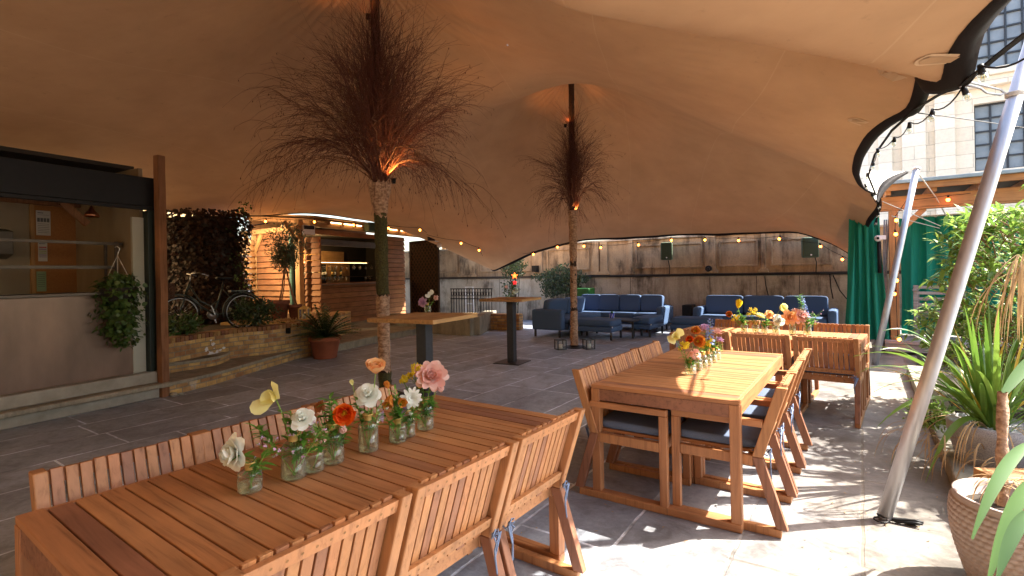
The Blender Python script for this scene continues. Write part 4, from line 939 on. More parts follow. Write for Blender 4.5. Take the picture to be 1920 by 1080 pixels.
# amber up-lights clipped inside the two crowns
def uplight(p, e, label, aim=(0,0,1)):
    t = thing('uplight', label, 'lamp', p, 0, 'amber uplights in the twig crowns'); m = MB(); m.lathe([(0,-.04),(.025,-.04),(.03,.02),(.024,.02),(.022,.0),(0,.0)], 16); m.build('lamp_body', M['black'], t)
    l = bpy.data.lights.new('uplight_glow', 'SPOT'); l.energy = e; l.color = (1,.36,.09); l.spot_size = math.radians(150); l.spot_blend = .8; l.shadow_soft_size = .02
    o = bpy.data.objects.new('uplight_glow', l); C.objects.link(o); o.parent = t; o.location = (0,0,.03); o.rotation_euler = (-Vector(aim)).to_track_quat('Z','Y').to_euler()
uplight(W(738,338,6.3), 8, 'small black amber uplight at the foot of the nearer twig crown', (.15,.1,1)); uplight(W(1080,396,10.2), 3, 'small black amber uplight at the foot of the farther twig crown', (0,0,1))
uplight(W(690,30,6.2), 3, 'small black amber uplight high in the nearer twig crown', (-.3,-.3,1)); uplight(W(1060,235,10.1), 2.5, 'small black amber uplight high in the farther twig crown', (0,0,1))
# ---------------- kitchen kiosk on the left ----------------
KA = G(0, 808); KB = G(287, 748); kd = (KB-KA).normalized(); kn = Vector((kd.y, -kd.x, 0))       # kn points to the terrace
krz = math.atan2(kd.y, kd.x); kit = thing('kitchen_kiosk', 'dark framed outdoor kitchen kiosk with wide serving hatch on the left', 'kiosk', KA, krz)
def kl(u, v, off=0):                     # pixel on the kiosk front plane (moved back by off) -> local x,z
    r = ray(u, v); o = KA-kn*off; t = (o-Vector((0,0,0))).dot(kn)/r.dot(kn); p = Vector((0,0,HC))+r*t; return (p-KA).dot(kd), p.z
# local frame: x along the front, y = behind (+) , z up
KL = (KB-KA).length; x0 = -3.0; xe = kl(299,500,.12)[0]
xc = kl(277,500,.12)[0]; zl = 2.42; zt = kl(285,334,.12)[1]
m = MB(); m.box(x0, xe+.0, .12, .5, zl+.02, zt); m.box(x0, xe+.0, .10, .14, zl-.03, zl+.017); m.build('shutter_box', M['black'], kit, .006)
m = MB(); m.box(xc, xe-.08, .10, .22, .22, zl-.031); m.box(xe-.075, xe, .12, .24, .22, zl-.031); m.box(xc+.07, xc+.085, .085, .10, .25, zl-.05); m.build('shutter_guide', M['dgreen'], kit, .004)
xp = kl(251,600,.18)[0]; zc_ = kl(120,556,.18)[1]
m = MB(); m.box(x0, xp, .18, .21, .33, zc_); m.build('front_panel', M['panel'], kit, .003)
m = MB(); m.box(xp+.004, xc-.005, .185, .23, .33, zl-.12); m.box(xp-.02, xp+.003, .17, .2, .33, zc_-.01); m.build('side_panel', M['creampaint'], kit, .003)
m = MB(); m.box(x0, xp-.25, .12, .75, zc_+.002, zc_+.035); m.build('counter', M['inox'], kit, .004)
m = MB(); m.box(x0, xc+.1, 0.05, .26, .19, .33); m.box(x0, xe, .0, .3, .002, .13); m.build('plinth', M['concrete'], kit, .012)
m = MB(); m.box(x0, xe+.03, -.10, .05, .132, .19); m.build('step_slab', M['kerb'], kit, .014)
yb_ = 2.0; m = MB(); m.box(x0-2, xc+.05, yb_, yb_+.06, .1, 2.95); m.box(xc, xc+.05, .3, yb_, .1, 2.95) ; m.box(x0-2, xc, .3, yb_, .28, .32); m.build('back_wall', M['ply'], kit)
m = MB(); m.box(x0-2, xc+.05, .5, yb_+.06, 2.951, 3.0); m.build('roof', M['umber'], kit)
m = MB(); m.box(x0, xc-.01, .9, .98, 2.62, 2.8); m.box(x0, xc-.01, 1.8, 1.9, 2.55, 2.75); m.build('rafter', M['post'], kit)
def kb(u, v, y): return kl(u, v, y)      # on a plane y behind the front
yv = yb_-.005
bx0, bz1 = kb(62,385,yv); bx1, bz0 = kb(144,550,yv); bz1 = kb(100,388,yv)[1]
nb = thing('notice_board', 'cork notice board with three sheets inside the kitchen kiosk', 'notice board', KA, krz)
m = MB(); m.box(bx0, bx1, yb_-.03, yb_-.004, bz0-.4, bz1); m.build('cork_panel', M['cork'], nb)
m = MB(); m.box(bx0-.045, bx0-.002, yb_-.045, yb_-.004, bz0-.4, bz1+.04); m.box(bx1+.002, bx1+.045, yb_-.045, yb_-.004, bz0-.4, bz1+.04); m.box(bx0-.001, bx1+.001, yb_-.045, yb_-.004, bz1+.002, bz1+.04); m.build('board_frame', M['pine_z'], nb, .003)
INK = mat('print ink', (.12,.12,.12), (.16,.16,.16), 4, .9); INKR = mat('red print', (.5,.05,.06), None, 4, .9); INKG = mat('green print', (.35,.45,.1), None, 4, .9); INKP = mat('purple print', (.25,.15,.3), None, 4, .9); GSH = mat('green sheet', (.3,.42,.26), (.26,.38,.22), 4, .9)
def sheet(u0, v0, u1, v1, label, base, lines):
    xa, za = kb(u0, v0, yv-.03); xb, zb = kb(u1, v1, yv-.03); t = thing('notice_sheet', label, 'notice', KA, krz, 'sheets on the notice board'); y = yb_-.036
    m = MB(); m.box(xa, xb, y-.002, y, zb, za); m.build('sheet', base, t); w_ = xb-xa; h_ = za-zb
    for k, (fx0, fx1, fz0, fz1, mt_) in enumerate(lines):
        m = MB(); m.box(xa+w_*fx0, xa+w_*fx1, y-.0035, y-.0022, za-h_*fz1, za-h_*fz0); m.build('print', mt_, t)
sheet(67, 394, 95, 442, 'white notice with a row of four small dark pictures, top of the cork board', M['lime'], [(.08+.22*k, .26+.22*k, .3, .46, INK) for k in range(4)]+[(.1,.5,.08,.11,INK), (.1,.9,.17,.18,INK)]+[(.1,.9,.53+.07*k,.545+.07*k,INK) for k in range(6)])
sheet(71, 453, 89, 490, 'white notice with coloured stripes in the middle of the cork board', M['lime'], [(.1,.8,.08,.12,INK), (.1,.9,.26,.31,INKR), (.1,.9,.36,.4,INKP), (.1,.9,.46,.5,INKG), (.1,.9,.56,.6,INKG), (.1,.9,.66,.7,INKP), (.1,.9,.76,.79,INKP)])
sheet(68, 509, 87, 546, 'pale green notice at the bottom of the cork board', GSH, [(.15,.85,.14+.1*k,.16+.1*k,INK) for k in range(7)])
# shelf rails hung in the hatch
rk = thing('steel_shelf', 'two tier stainless steel pass shelf hanging in the kitchen hatch', 'shelf', KA, krz)
for (ua, va, ub, vb, yy, hh) in ((0,443,230,456,.62,.03),(0,497,215,499,.62,.035)):
    xa, za = kb(ua, va, yy); xb, zb = kb(ub, vb, yy); zm = zb; m = MB(); m.box(x0, xb, yy, yy+.32, zm-.004, zm+.004); m.box(x0, xb, yy-.003, yy+.012, zm-hh, zm+.006); m.build('tier', M['inox'], rk, .002)
xb = kb(222,470,.62)[0]; za = kb(222,456,.62)[1]
m = MB(); m.box(xb-.03, xb, .63, .66, zc_+.035, za+.02); m.box(xb-.03, xb, .9, .93, zc_+.035, za+.02); m.build('upright', M['inox'], rk)
xa, za = kb(2,447,1.6); xb, zb = kb(38,485,1.6); dt = thing('towel_dispenser', 'stainless towel dispenser on the kitchen back wall at the left frame edge', 'dispenser', KA, krz)
m = MB(); m.prism([(0,0),(.22,.06),(.22,.36),(0,.40)], (xa,yb_,zb), (0,-1,0), (0,0,1), (1,0,0), xb-xa); m.build('casing', M['inox'], dt, .01)
xa, za = kb(180,395,.7); m = MB(); br = thing('timber_brace', 'dark timber angle brace under the kiosk ceiling', 'brace', KA, krz)
p0 = kb(118,378,.9); p1 = kb(166,420,.9); m.bar((p0[0],.93,p0[1]), (p1[0],.93,p1[1]), .05, .08); m.build('brace_bar', M['post'], br)
p0 = kb(172,398,.9); kl_ = thing('pendant_lamp', 'small copper caged pendant lamp under the kiosk ceiling', 'lamp', KA+kd*p0[0]-kn*.9+Z*p0[1], krz)
m = MB(); m.lathe([(.0,.07),(.02,.07),(.03,.03),(.075,-.02),(.085,-.06),(.08,-.06),(.07,-.02),(0,.0)], 18); m.build('lamp_shade', mat('copper shade', (.5,.2,.1), (.35,.13,.07), 20, .3, .9), kl_)
m = MB(); m.tube([(0,0,.07),(0,0,.22)], .006, 6); m.build('lamp_rod', M['black'], kl_)
# timber post at the kiosk corner
PP = G(307, 744); pst = MB(); h = W(297, 292, PP.y).z; k = .055
def warpbar(m, x, y, w_, z0, z1, n=14, seed=3):
    r_ = random.Random(seed); vs = []
    for i in range(n+1):
        t = i/n; dx = r_.gauss(0,.0012); 
        for a, b in ((-1,-1),(1,-1),(1,1),(-1,1)): vs.append((x+a*w_+dx, y+b*w_+dx, z0+(z1-z0)*t))
    fs = [(i*4+j, i*4+(j+1)%4, (i+1)*4+(j+1)%4, (i+1)*4+j) for i in range(n) for j in range(4)]+[(3,2,1,0), tuple(n*4+j for j in range(4))]; m.add(vs, fs)
warpbar(pst, 0, 0, .048, 0, h); po = pst.build('timber_post', M['post'], bev=.008); po.location = PP; po.rotation_euler = (0,0,krz-math.pi/2+.1); tag(po, 'rough brown timber post standing at the corner of the kitchen kiosk', 'post')
m = MB()
for q, (dx, dy, s) in enumerate(((.11,.03,.045),(-.09,-.01,.04),(.17,.08,.03))): m.ball((PP.x+dx, PP.y+dy, s*.5), s, 7, 5, 0, (1.3,.9,.6))
tag(m.build('mortar_lump', M['concrete']), 'crumbly mortar lumps at the foot of the timber post', 'rubble')
# hanging ivy basket
def ivy_mass(m, c, rx, ry, rz_, n, L=.05, seed=4, shape=None):
    r_ = random.Random(seed)
    for i in range(n):
        while True:
            x, y, zz = r_.uniform(-1,1), r_.uniform(-1,1), r_.uniform(-1,1)
            d = x*x+y*y+zz*zz
            if d < 1 and (d > .25 or r_.random() < .4): break
        wv = 1+.22*math.sin(5*math.atan2(y, x)+3*zz)+.12*math.sin(9*zz+x*4)
        p = Vector((c[0]+x*rx*wv, c[1]+y*ry*wv, c[2]+zz*rz_)); d = Vector((x+r_.gauss(0,.6), y+r_.gauss(0,.6), r_.gauss(-.4,.6)))
        l = L*r_.uniform(.6,1.3)
        m.leaf(p, d, l, l*.95, (x, y, .8+r_.gauss(0,.4)), 0, .25, 3)
hp = W(222, 575, KB.y-.25)
bk = thing('hanging_basket', 'trailing green ivy in a basket hung from the kitchen shelf', 'plant', hp); m = MB()
ivy_mass(m, (0,0,.18), .24, .2, .24, 700, .052, 5); ivy_mass(m, (-.02,0,-.12), .27, .2, .28, 700, .052, 6); ivy_mass(m, (.05,0,-.36), .2, .15, .16, 140, .05, 7)
m.build('ivy', M['ivy'], bk)
m = MB()
for q in (-.12, 0, .12): m.tube([(q, 0, .38), (0, 0, .62)], .004, 5)
m.tube([(0,0,.62),(.01,0,.66),(.03,0,.70),(0,0,.73),(-.03,0,.72)], .006, 6); m.build('hanger', M['rope'], bk)
m = MB(); m.lathe([(0,-.05),(.12,-.05),(.19,.12),(.2,.13),(.18,.13),(0,.1)], 18, (0,0,.1)); m.build('basket_pot', M['umber'], bk)

# ---------------- brick planter, steps, bicycle ----------------
pl = thing('brick_planter', 'curved yellow brick planter with flaking white paint and two brick steps', 'planter', (0,0,0))
PH = .66
fr = [G(150,655,0.18), G(250,672,.18)]
fr = [Vector((-5.6,6.2,0)), Vector((-5.0,7.0,0)), G(430,673,.18), G(500,665,.17), G(560,655,.17)]
for p in fr: p.z = 0
end = fr[-1]; fr += [end+Vector((.13,.35,0)), end+Vector((.02,.95,0)), end+Vector((-.5,2.2,0))]
def smooth(P, n=6):
    o = []
    for i in range(len(P)-1):
        a = P[max(0,i-1)]; b = P[i]; c = P[i+1]; d = P[min(len(P)-1,i+2)]
        for k in range(n): t = k/n; o.append(.5*((2*b)+(c-a)*t+(2*a-5*b+4*c-d)*t*t+(3*b-a-3*c+d)*t**3))
    return o+[P[-1]]
def ribbonwall(m, P, z0, z1, th, mi=0, off=0.0):
    n = len(P); vs = []
    for i, p in enumerate(P):
        t = (P[min(n-1,i+1)]-P[max(0,i-1)]).normalized(); nn = Vector((t.y, -t.x, 0)); a = p+nn*off; b = a-nn*th
        vs += [a+Z*z0, a+Z*z1, b+Z*z1, b+Z*z0]
    m.add(vs, [(i*4+k, (i+1)*4+k, (i+1)*4+(k+1)%4, i*4+(k+1)%4) for i in range(n-1) for k in range(4)]+[(0,1,2,3), tuple((n-1)*4+k for k in (3,2,1,0))], mi)
P_ = smooth(fr); m = MB(); ribbonwall(m, P_, 0, PH-.075, .22); m.build('brick_wall', M['brick'], pl)
m = MB(); acc = 0
dist = [0]
for a_, b_ in zip(P_, P_[1:]): dist.append(dist[-1]+(b_-a_).length)
def atd(s):
    for i in range(len(P_)-1):
        if dist[i+1] >= s: t = (s-dist[i])/(dist[i+1]-dist[i]); return P_[i].lerp(P_[i+1], t), (P_[i+1]-P_[i]).normalized()
    return P_[-1], (P_[-1]-P_[-2]).normalized()
s_ = .04
while s_ < dist[-1]-.05:
    p, t = atd(s_); nn = Vector((t.y,-t.x,0)); m.bar(p+nn*(.008+R.uniform(0,.006))+Z*(PH-.037), p-nn*.225+Z*(PH-.037), .066, .074+R.uniform(-.003,.003)); s_ += .078
bricks = wood('header bricks', [(.34,.2,.08),(.22,.09,.055),(.42,.28,.11),(.28,.13,.06),(.18,.08,.06)], 0, .85, .4); m.build('brick_coping', bricks, pl, .005)
sa = [G(288,750), G(400,722), G(480,697), G(574,668)]
for p in sa: p.z = 0
st = smooth([sa[0]+(sa[1]-sa[0])*.22]+sa[1:]+[sa[-1]+Vector((.05,.5,0))]); m = MB(); ribbonwall(m, st, 0, .13, 1.3); m.build('lower_step', M['brick'], pl)
m = MB(); ribbonwall(m, st, .132, .178, 1.35, 0, .03); m.build('step_slab', M['kerb'], pl, .008)
sb = [G(250,712,.17), G(320,700,.17), G(400,687,.17), G(430,676,.17)]
for p in sb: p.z = 0
st2 = smooth(sb); m = MB(); ribbonwall(m, st2, .17, .27, 1.1); m.build('upper_step', M['brick'], pl)
m = MB(); ribbonwall(m, st2, .272, .315, 1.1, 0, .02); m.build('step_slab', M['kerb'], pl, .008)
m = MB(); fp = [p-Vector((.0,0,0)) for p in P_]; n = len(fp); vs = []
for p in fp: vs += [Vector((p.x-.05, p.y+.05, PH-.06)), Vector((min(p.x-2.8,-8.0), p.y+1.2, PH-.04))]
m.add(vs, [(i*2, i*2+2, i*2+3, i*2+1) for i in range(n-1)]); m.build('soil_bed', M['soil'], pl)
# flaked white paint on the bricks (a stain with its own outline)
m = MB(); r_ = random.Random(5); fw = lambda u, v: None
pa, pb = G(398,680,.17), G(398,680,.17)
for (u, v, s) in ((394,638,3),(398,645,6),(400,653,2),(386,655,7),(394,662,8),(405,660,6),(412,656,4),(418,652,4),(399,664,5)):
    s_p = None
    r0 = ray(u, v); best = None
    for a_, b_ in zip(P_, P_[1:]):
        e = b_-a_; nn = Vector((e.y,-e.x,0)); den = r0.dot(nn)
        if abs(den) < 1e-6: continue
        t = a_.dot(nn)/den; q = Vector((0,0,HC))+r0*t; k = (q-a_).dot(e)/e.dot(e)
        if 0 <= k <= 1 and t > 0 and (best is None or t < best[0]): best = (t, q, e.normalized(), nn.normalized())
    if best:
        t, q, e, nn = best; rad = s*t/FPX; n = 11
        m.add([q+nn*.016+e*(rad*math.cos(6.28*i/n)*r_.uniform(.4,1.2))+Z*(rad*.6*math.sin(6.28*i/n)*r_.uniform(.4,1.2)) for i in range(n)], [tuple(range(n))])
m.build('paint_flakes', M['whitep'], pl)
# floodlight on the planter
q = W(537,620,9.2); m = MB(); m.box(q.x-.07,q.x+.07,q.y-.03,q.y+.02,q.z-.05,q.z+.05); m.box(q.x-.055,q.x+.055,q.y-.034,q.y-.031,q.z-.035,q.z+.035); tag(m.build('floodlight', M['black'], bev=.006), 'small black floodlight fixed to the front of the brick planter', 'floodlight')
def bicycle():
    A_ = G(336,627,.63); Bq = G(457,616,.63); ax = (Bq-A_); L_ = ax.length; rz = math.atan2(ax.y, ax.x); wr = .30
    t = thing('bicycle', 'old black step through bicycle with wicker basket standing in the planter', 'bicycle', A_, rz)
    fx, rx = 0, L_
    fm = mat('old black enamel', (.03,.045,.04), (.05,.06,.055), 12, .4, .3)
    for x, nm in ((fx,'front'),(rx,'rear')):
        w_ = thing('wheel', '', ''); 
        for k in ('label','category'): del w_[k]
        w_.parent = t; w_.location = (x,0,wr)
        m = MB(); m.tube([(wr*math.cos(a)*.97,0,wr*math.sin(a)*.97) for a in [i*math.pi/20 for i in range(41)]], .016, 7); m.build('tyre', M['black'], w_)
        m = MB(); m.tube([(wr*math.cos(a)*.90,0,wr*math.sin(a)*.90) for a in [i*math.pi/20 for i in range(41)]], .009, 6); m.build('rim', M['steel'], w_)
        m = MB()
        for i in range(24): a = i*math.pi/12; m.tube([(0,.02*(-1)**i,0),(wr*.9*math.cos(a+.1),0,wr*.9*math.sin(a+.1))], .0013, 3)
        m.tube([(0,-.04,0),(0,.04,0)], .018, 8); m.build('spokes', M['steel'], w_)
        m = MB(); vs = []
        a0, a1 = (.15, 2.6) if x == fx else (.3, 3.4)
        m.tube([((wr+.03)*math.cos(a),0,(wr+.03)*math.sin(a)) for a in [a0+(a1-a0)*i/18 for i in range(19)]], .014, 6); m.build('mudguard', fm, w_)
    hx, hz = fx+.13, wr+.42; bb = (fx+.58, wr-.04); sx, sz = rx-.36, wr+.48; bbp = Vector((rx-.47,0,wr-.02))
    m = MB(); H0 = Vector((fx+.10,0,wr+.34)); H1 = Vector((fx+.16,0,wr+.52)); ST = Vector((rx-.34,0,wr+.42))
    m.tube([H0,H1], .018, 8); m.tube([(fx,0,wr),(fx+.06,0,wr+.2),H0], .013, 8)
    m.tube([H0, Vector((fx+.28,0,wr+.16)), bbp], .016, 8); m.tube([H1+Vector((0,0,-.06)), Vector((fx+.3,0,wr+.22)), Vector((fx+.46,0,wr+.12)), (bbp+ST)/2], .013, 8)
    m.tube([bbp, ST+Vector((.03,0,.06))], .015, 8); m.tube([bbp, (rx,.03,wr)], .010, 6); m.tube([ST, (rx,.03,wr)], .009, 6); m.build('frame', fm, t)
    m = MB(); m.tube([H1, H1+Vector((.02,0,.12))], .012, 8); m.tube([H1+Vector((.19,-.27,.10)), H1+Vector((.06,-.24,.15)), H1+Vector((0,-.1,.14)), H1+Vector((.02,0,.12)), H1+Vector((0,.1,.14)), H1+Vector((.06,.24,.15)), H1+Vector((.19,.27,.10))], .011, 8); m.build('handlebar', M['steel'], t)
    m = MB(); m.pillow(ST+Vector((.05,0,.16)), (.28,.16,.06), .6, 16, 8); m.tube([ST, ST+Vector((.04,0,.14))], .012, 8); m.build('saddle', M['black'], t)
    m = MB()
    for i in range(9): m.tube([(fx-.28+.1*0+.13*math.cos(a)+.08,.16*math.sin(a),wr+.28+.028*i) for a in [k*math.pi/9 for k in range(19)]], .010, 5)
    for k in range(18): a = k*math.pi/9; m.tube([(fx-.20+.13*math.cos(a),.16*math.sin(a),wr+.27),(fx-.20+.14*math.cos(a),.17*math.sin(a),wr+.52)], .007, 4)
    m.build('basket', mat('brown wicker', (.12,.055,.03), (.07,.03,.018), 60, .85), t)
    m = MB(); m.lathe([(.0,-.004),(.09,-.004),(.09,.004),(0,.004)], 20); 
    m.v = [(bbp.x+v[0], .045+v[2], bbp.z+v[1]) for v in m.v]; m.bar(bbp+Vector((0,.06,0)), bbp+Vector((.06,.07,-.15)), .02, .012); m.bar(bbp+Vector((0,-.05,0)), bbp+Vector((-.06,-.06,.15)), .02, .012); m.build('crankset', M['steel'], t)
    m = MB(); m.box(rx-.22, rx+.16, -.06, .06, wr*2+.05, wr*2+.065); m.tube([(rx+.1,.05,wr*2+.05),(rx,.05,wr)], .006, 5); m.build('carrier', fm, t)
bicycle()
# ivy covered tree behind the bicycle
iv = thing('ivy_tree', 'broad dark trunk smothered in brown ivy behind the bicycle', 'tree', Vector((-6.35,10.4,.6)))
m = MB(); r_ = random.Random(9); n = 30
bzs = [i/n*2.12 for i in range(n+1)]
vs = []
for zq in bzs:
    for j in range(24): a = 2*math.pi*j/24; rad = 1+.1*math.sin(3*a+zq*2)+.05*r_.random(); vs.append((.78*math.cos(a)*rad, .5*math.sin(a)*rad, zq))
m.add(vs, [(i*24+j, i*24+(j+1)%24, (i+1)*24+(j+1)%24, (i+1)*24+j) for i in range(n) for j in range(24)], 0, True); m.build('trunk', M['umber'], iv)
m = MB()
for i in range(7500):
    a = r_.uniform(-math.pi, .6); zq = r_.uniform(0, 2.27); rad = r_.uniform(.92,1.22)+.08*math.sin(4*zq); p = (.78*math.cos(a)*rad, .5*math.sin(a)*rad, zq)
    l = r_.uniform(.04,.10); m.leaf(p, (math.cos(a)+r_.gauss(0,.6), math.sin(a)+r_.gauss(0,.6), r_.gauss(-.6,.5)), l, l*.9, (math.cos(a), math.sin(a), .4), 0, .3, 2)
m.build('ivy', M['ivydark'], iv)
m = MB()
for i in range(420):
    zq = r_.uniform(.1, 2.45); p = (.86+r_.gauss(0,.07)+.10*math.sin(3*zq), r_.uniform(-.35,.3), zq); l = r_.uniform(.03,.06); m.leaf(p, (r_.gauss(.5,.6), r_.gauss(-.3,.6), r_.gauss(-.4,.5)), l, l*.9, (0,-1,.5), 0, .3, 2)
m.build('green_ivy', M['ivy'], iv)
def bush(p, label, rx, rz_, n, mt='leafd', L=.06, seed=3, name='evergreen_bush', cat='bush', group=None):
    t = thing(name, label, cat, p, 0, group); m = MB(); r_ = random.Random(seed)
    for i in range(n):
        d = Vector((r_.gauss(0,1), r_.gauss(0,1), r_.gauss(0,1))).normalized(); k = r_.uniform(.45,1.08)*(1+.18*math.sin(4*math.atan2(d.y,d.x)+5*d.z)); q = Vector((d.x*rx*k, d.y*rx*k, rz_*(1+d.z*k))); l = L*r_.uniform(.6,1.4)
        m.leaf(q, d+Vector((r_.gauss(0,.5), r_.gauss(0,.5), r_.gauss(.2,.5))), l, l*.42, d, 0, .3, 2)
    m.build('foliage', M[mt], t); m = MB()
    for i in range(7): a = i*.9; m.tube([(0,0,0), (rx*.3*math.cos(a), rx*.3*math.sin(a), rz_*.6), (rx*.7*math.cos(a), rx*.7*math.sin(a), rz_*1.3)], [.012,.009,.004], 5)
    m.build('stems', M['moss'], t); return t
bush(W(478,610,8.9)*1, 'rounded dark evergreen shrub beside the rear bicycle wheel', .36, .22, 1300, L=.07, seed=4)
q = W(345,620,7.9); q.z = .62; bush(q, 'low grassy green plant under the front bicycle wheel', .24, .16, 500, 'ivy', .08, 5, 'ground_plant', 'plant')
# gravel and dry plants at the planter end
q = W(540,607,9.7); q.z = PH-.05; bush(q, 'dry brown scrub at the end of the planter', .28, .05, 260, 'strapd', .04, 6, 'dry_plant', 'plant')
# terracotta pot with sago palm
sp = G(610, 671); sp.z = 0
def terrapot(r, h, mt=M['terra']):
    m = MB(); m.lathe([(0,.005),(r*.66,0),(r*.70,.01),(r*.9,h*.80),(r*.93,h*.80),(r,h*.82),(r,h),(r*.92,h),(r*.88,h*.9),(0,h*.88)], 40); return m
t = thing('potted_palm', 'dark green sago palm in a large terracotta pot at the end of the planter', 'potted plant', sp); terrapot(.29,.40).build('pot', M['terra'], t)
m = MB(); r_ = random.Random(12)
for i in range(75):
    a = i*2.4; el = r_.uniform(.45,1.5); L_ = r_.uniform(.38,.60); d = Vector((math.cos(a)*math.cos(el), math.sin(a)*math.cos(el), math.sin(el))); cur = Vector((d.x*.05,d.y*.05,.38)); pts = [cur.copy()]; dd = d.copy()
    for k in range(9): dd = (dd+Vector((0,0,-.09))).normalized(); cur = cur+dd*L_/9; pts.append(cur.copy())
    m.tube(pts, .004, 4); sd = dd.cross(Z).normalized()
    for k in range(2, 20):
        p = pts[min(9,k//2)]; 
        for s in (-1, 1): m.leaf(p, sd*s+dd*.9+Z*.25, .14*math.sin(math.pi*(k/21))**.5, .030, Z, 0, .15, 2)
m.build('fronds', M['ivy'], t)
m = MB(); m.lathe([(0,.34),(.26,.35)], 20); m.build('soil', M['soil'], t)
# olive trees in pots, lantern
def olive(p, label, h, cr_, seed, lean=(0,0), pr=.2, ph=.36):
    t = thing('potted_olive_tree', label, 'potted tree', p, 0, 'potted olive trees by the bar'); terrapot(pr, ph).build('pot', mat('dark terracotta', (.22,.075,.045), (.15,.05,.03), 8, .8), t)
    r_ = random.Random(seed); top = Vector((lean[0], lean[1], h)); m = MB(); m.tube([(0,0,ph*.8), (lean[0]*.4,lean[1]*.4,h*.45), top], [.016,.014,.012], 8); m.tube([(.04,0,ph*.8), (lean[0]*.5+.03,lean[1]*.4,h*.5), top+Vector((-.02,0,.1))], [.012,.01,.008], 8)
    for i in range(16): d = Vector((r_.gauss(0,1), r_.gauss(0,1), r_.uniform(.1,1.4))).normalized(); m.tube([top-Z*.1, top+d*cr_*.5, top+d*cr_], [.007,.004,.002], 4)
    m.build('trunk', M['branch'], t); m = MB()
    for i in range(1900):
        d = Vector((r_.gauss(0,1), r_.gauss(0,1), r_.gauss(0,1))).normalized(); k = r_.uniform(.25,1.12); q = top+Z*cr_*.35+Vector((d.x*cr_*k*.85, d.y*cr_*k*.85, d.z*cr_*k)); m.leaf(q, d+Vector((r_.gauss(0,.7), r_.gauss(0,.7), r_.gauss(0,.7))), r_.uniform(.04,.07), .019, None, 0, .2, 2)
    m.build('crown', M['olive'], t)
oz = .62
def atz(u, v, Y): p = W(u, v, Y); return p
q = atz(524, 597, 10.2); olive(q, 'potted olive tree with round airy crown left of the bar opening', 1.35, .42, 3, (.16,0))
q = atz(556, 599, 10.3); olive(q, 'second potted olive stem leaning left across the bar post', 1.15, .28, 4, (-.22,0), .17, .3)
def lantern(p, w_, h_, label, mt, cat='lantern', candle=True, rz=0, roof=True):
    t = thing('lantern', label, cat, p, rz); e = .009; a = w_/2; m = MB()
    for x in (-a, a):
        for y in (-a, a): m.box(x-e, x+e, y-e, y+e, 0, h_*.7)
    m.box(-a-e,a+e,-a-e,a+e,0,.015)
    for z_ in (h_*.68,): 
        for s in (-1, 1): m.box(-a-e, a+e, s*a-e, s*a+e, z_, z_+.018); m.box(s*a-e, s*a+e, -a+e, a-e, z_, z_+.018)
    if roof:
        m.add([(-a-e,-a-e,h_*.71),(a+e,-a-e,h_*.71),(a+e,a+e,h_*.71),(-a-e,a+e,h_*.71),(-a*.3,-a*.3,h_*.9),(a*.3,-a*.3,h_*.9),(a*.3,a*.3,h_*.9),(-a*.3,a*.3,h_*.9)], [(0,1,5,4),(1,2,6,5),(2,3,7,6),(3,0,4,7),(4,5,6,7)])
        m.tube([(.03*math.cos(b_),0,h_*.93+.03*math.sin(b_)) for b_ in [i*.628 for i in range(11)]], .004, 5)
    m.build('frame', mt, t); m = MB(); b_ = a-.001; m.add([(-b_,-b_,.015),(b_,-b_,.015),(b_,b_,.015),(-b_,b_,.015),(-b_,-b_,h_*.68),(b_,-b_,h_*.68),(b_,b_,h_*.68),(-b_,b_,h_*.68)], [(0,1,5,4),(1,2,6,5),(2,3,7,6),(3,0,4,7)]); m.build('glass_pane', M['glass'], t)
    if candle: m = MB(); m.lathe([(0,.016),(a*.5,.016),(a*.5,h_*.38),(0,h_*.37)], 14); m.tube([(0,0,h_*.37),(0,0,h_*.42)], .002, 4); m.build('candle', M['wax'], t)
    return t
q = W(571,599,10.0); lantern(q, .16, .30, 'brass lantern with white candle beside the olive pots', M['gold'])
q = G(863, 617); q.z = 0; lantern(q, .19, .33, 'black metal lantern on the floor against the terrace wall', M['black'])
for u, v, lb in ((1051,655,'clear glass storm lantern with twigs left of the farther birch trunk'), (1104,654,'clear glass storm lantern right of the farther birch trunk')):
    q = G(u, v); q.z = 0; t = lantern(q, .17, .26, lb, M['charcoal'], rz=.3, roof=False)
# little bits on the olive ledge: bring planter end up to them
m = MB(); m.box(-5.6,-3.9,9.75,12.3,.02,.66); lo = m.build('stone_ledge', M['brick'], bev=.01); tag(lo, 'low brick ledge carrying the potted olives next to the bar', 'ledge')

# ---------------- terrace in front of the bar ----------------
ta = [G(590,668), G(650,655), G(760,631), G(885,606)]
for p in ta: p.z = 0
m = MB(); ribbonwall(m, smooth(ta), 0, .115, 7.5); to = m.build('terrace', M['kerb']); struct(to)
m = MB(); ribbonwall(m, smooth(ta), .117, .155, 7.5, 0, .02); to = m.build('terrace_paving', M['kerb'], bev=.01); struct(to)
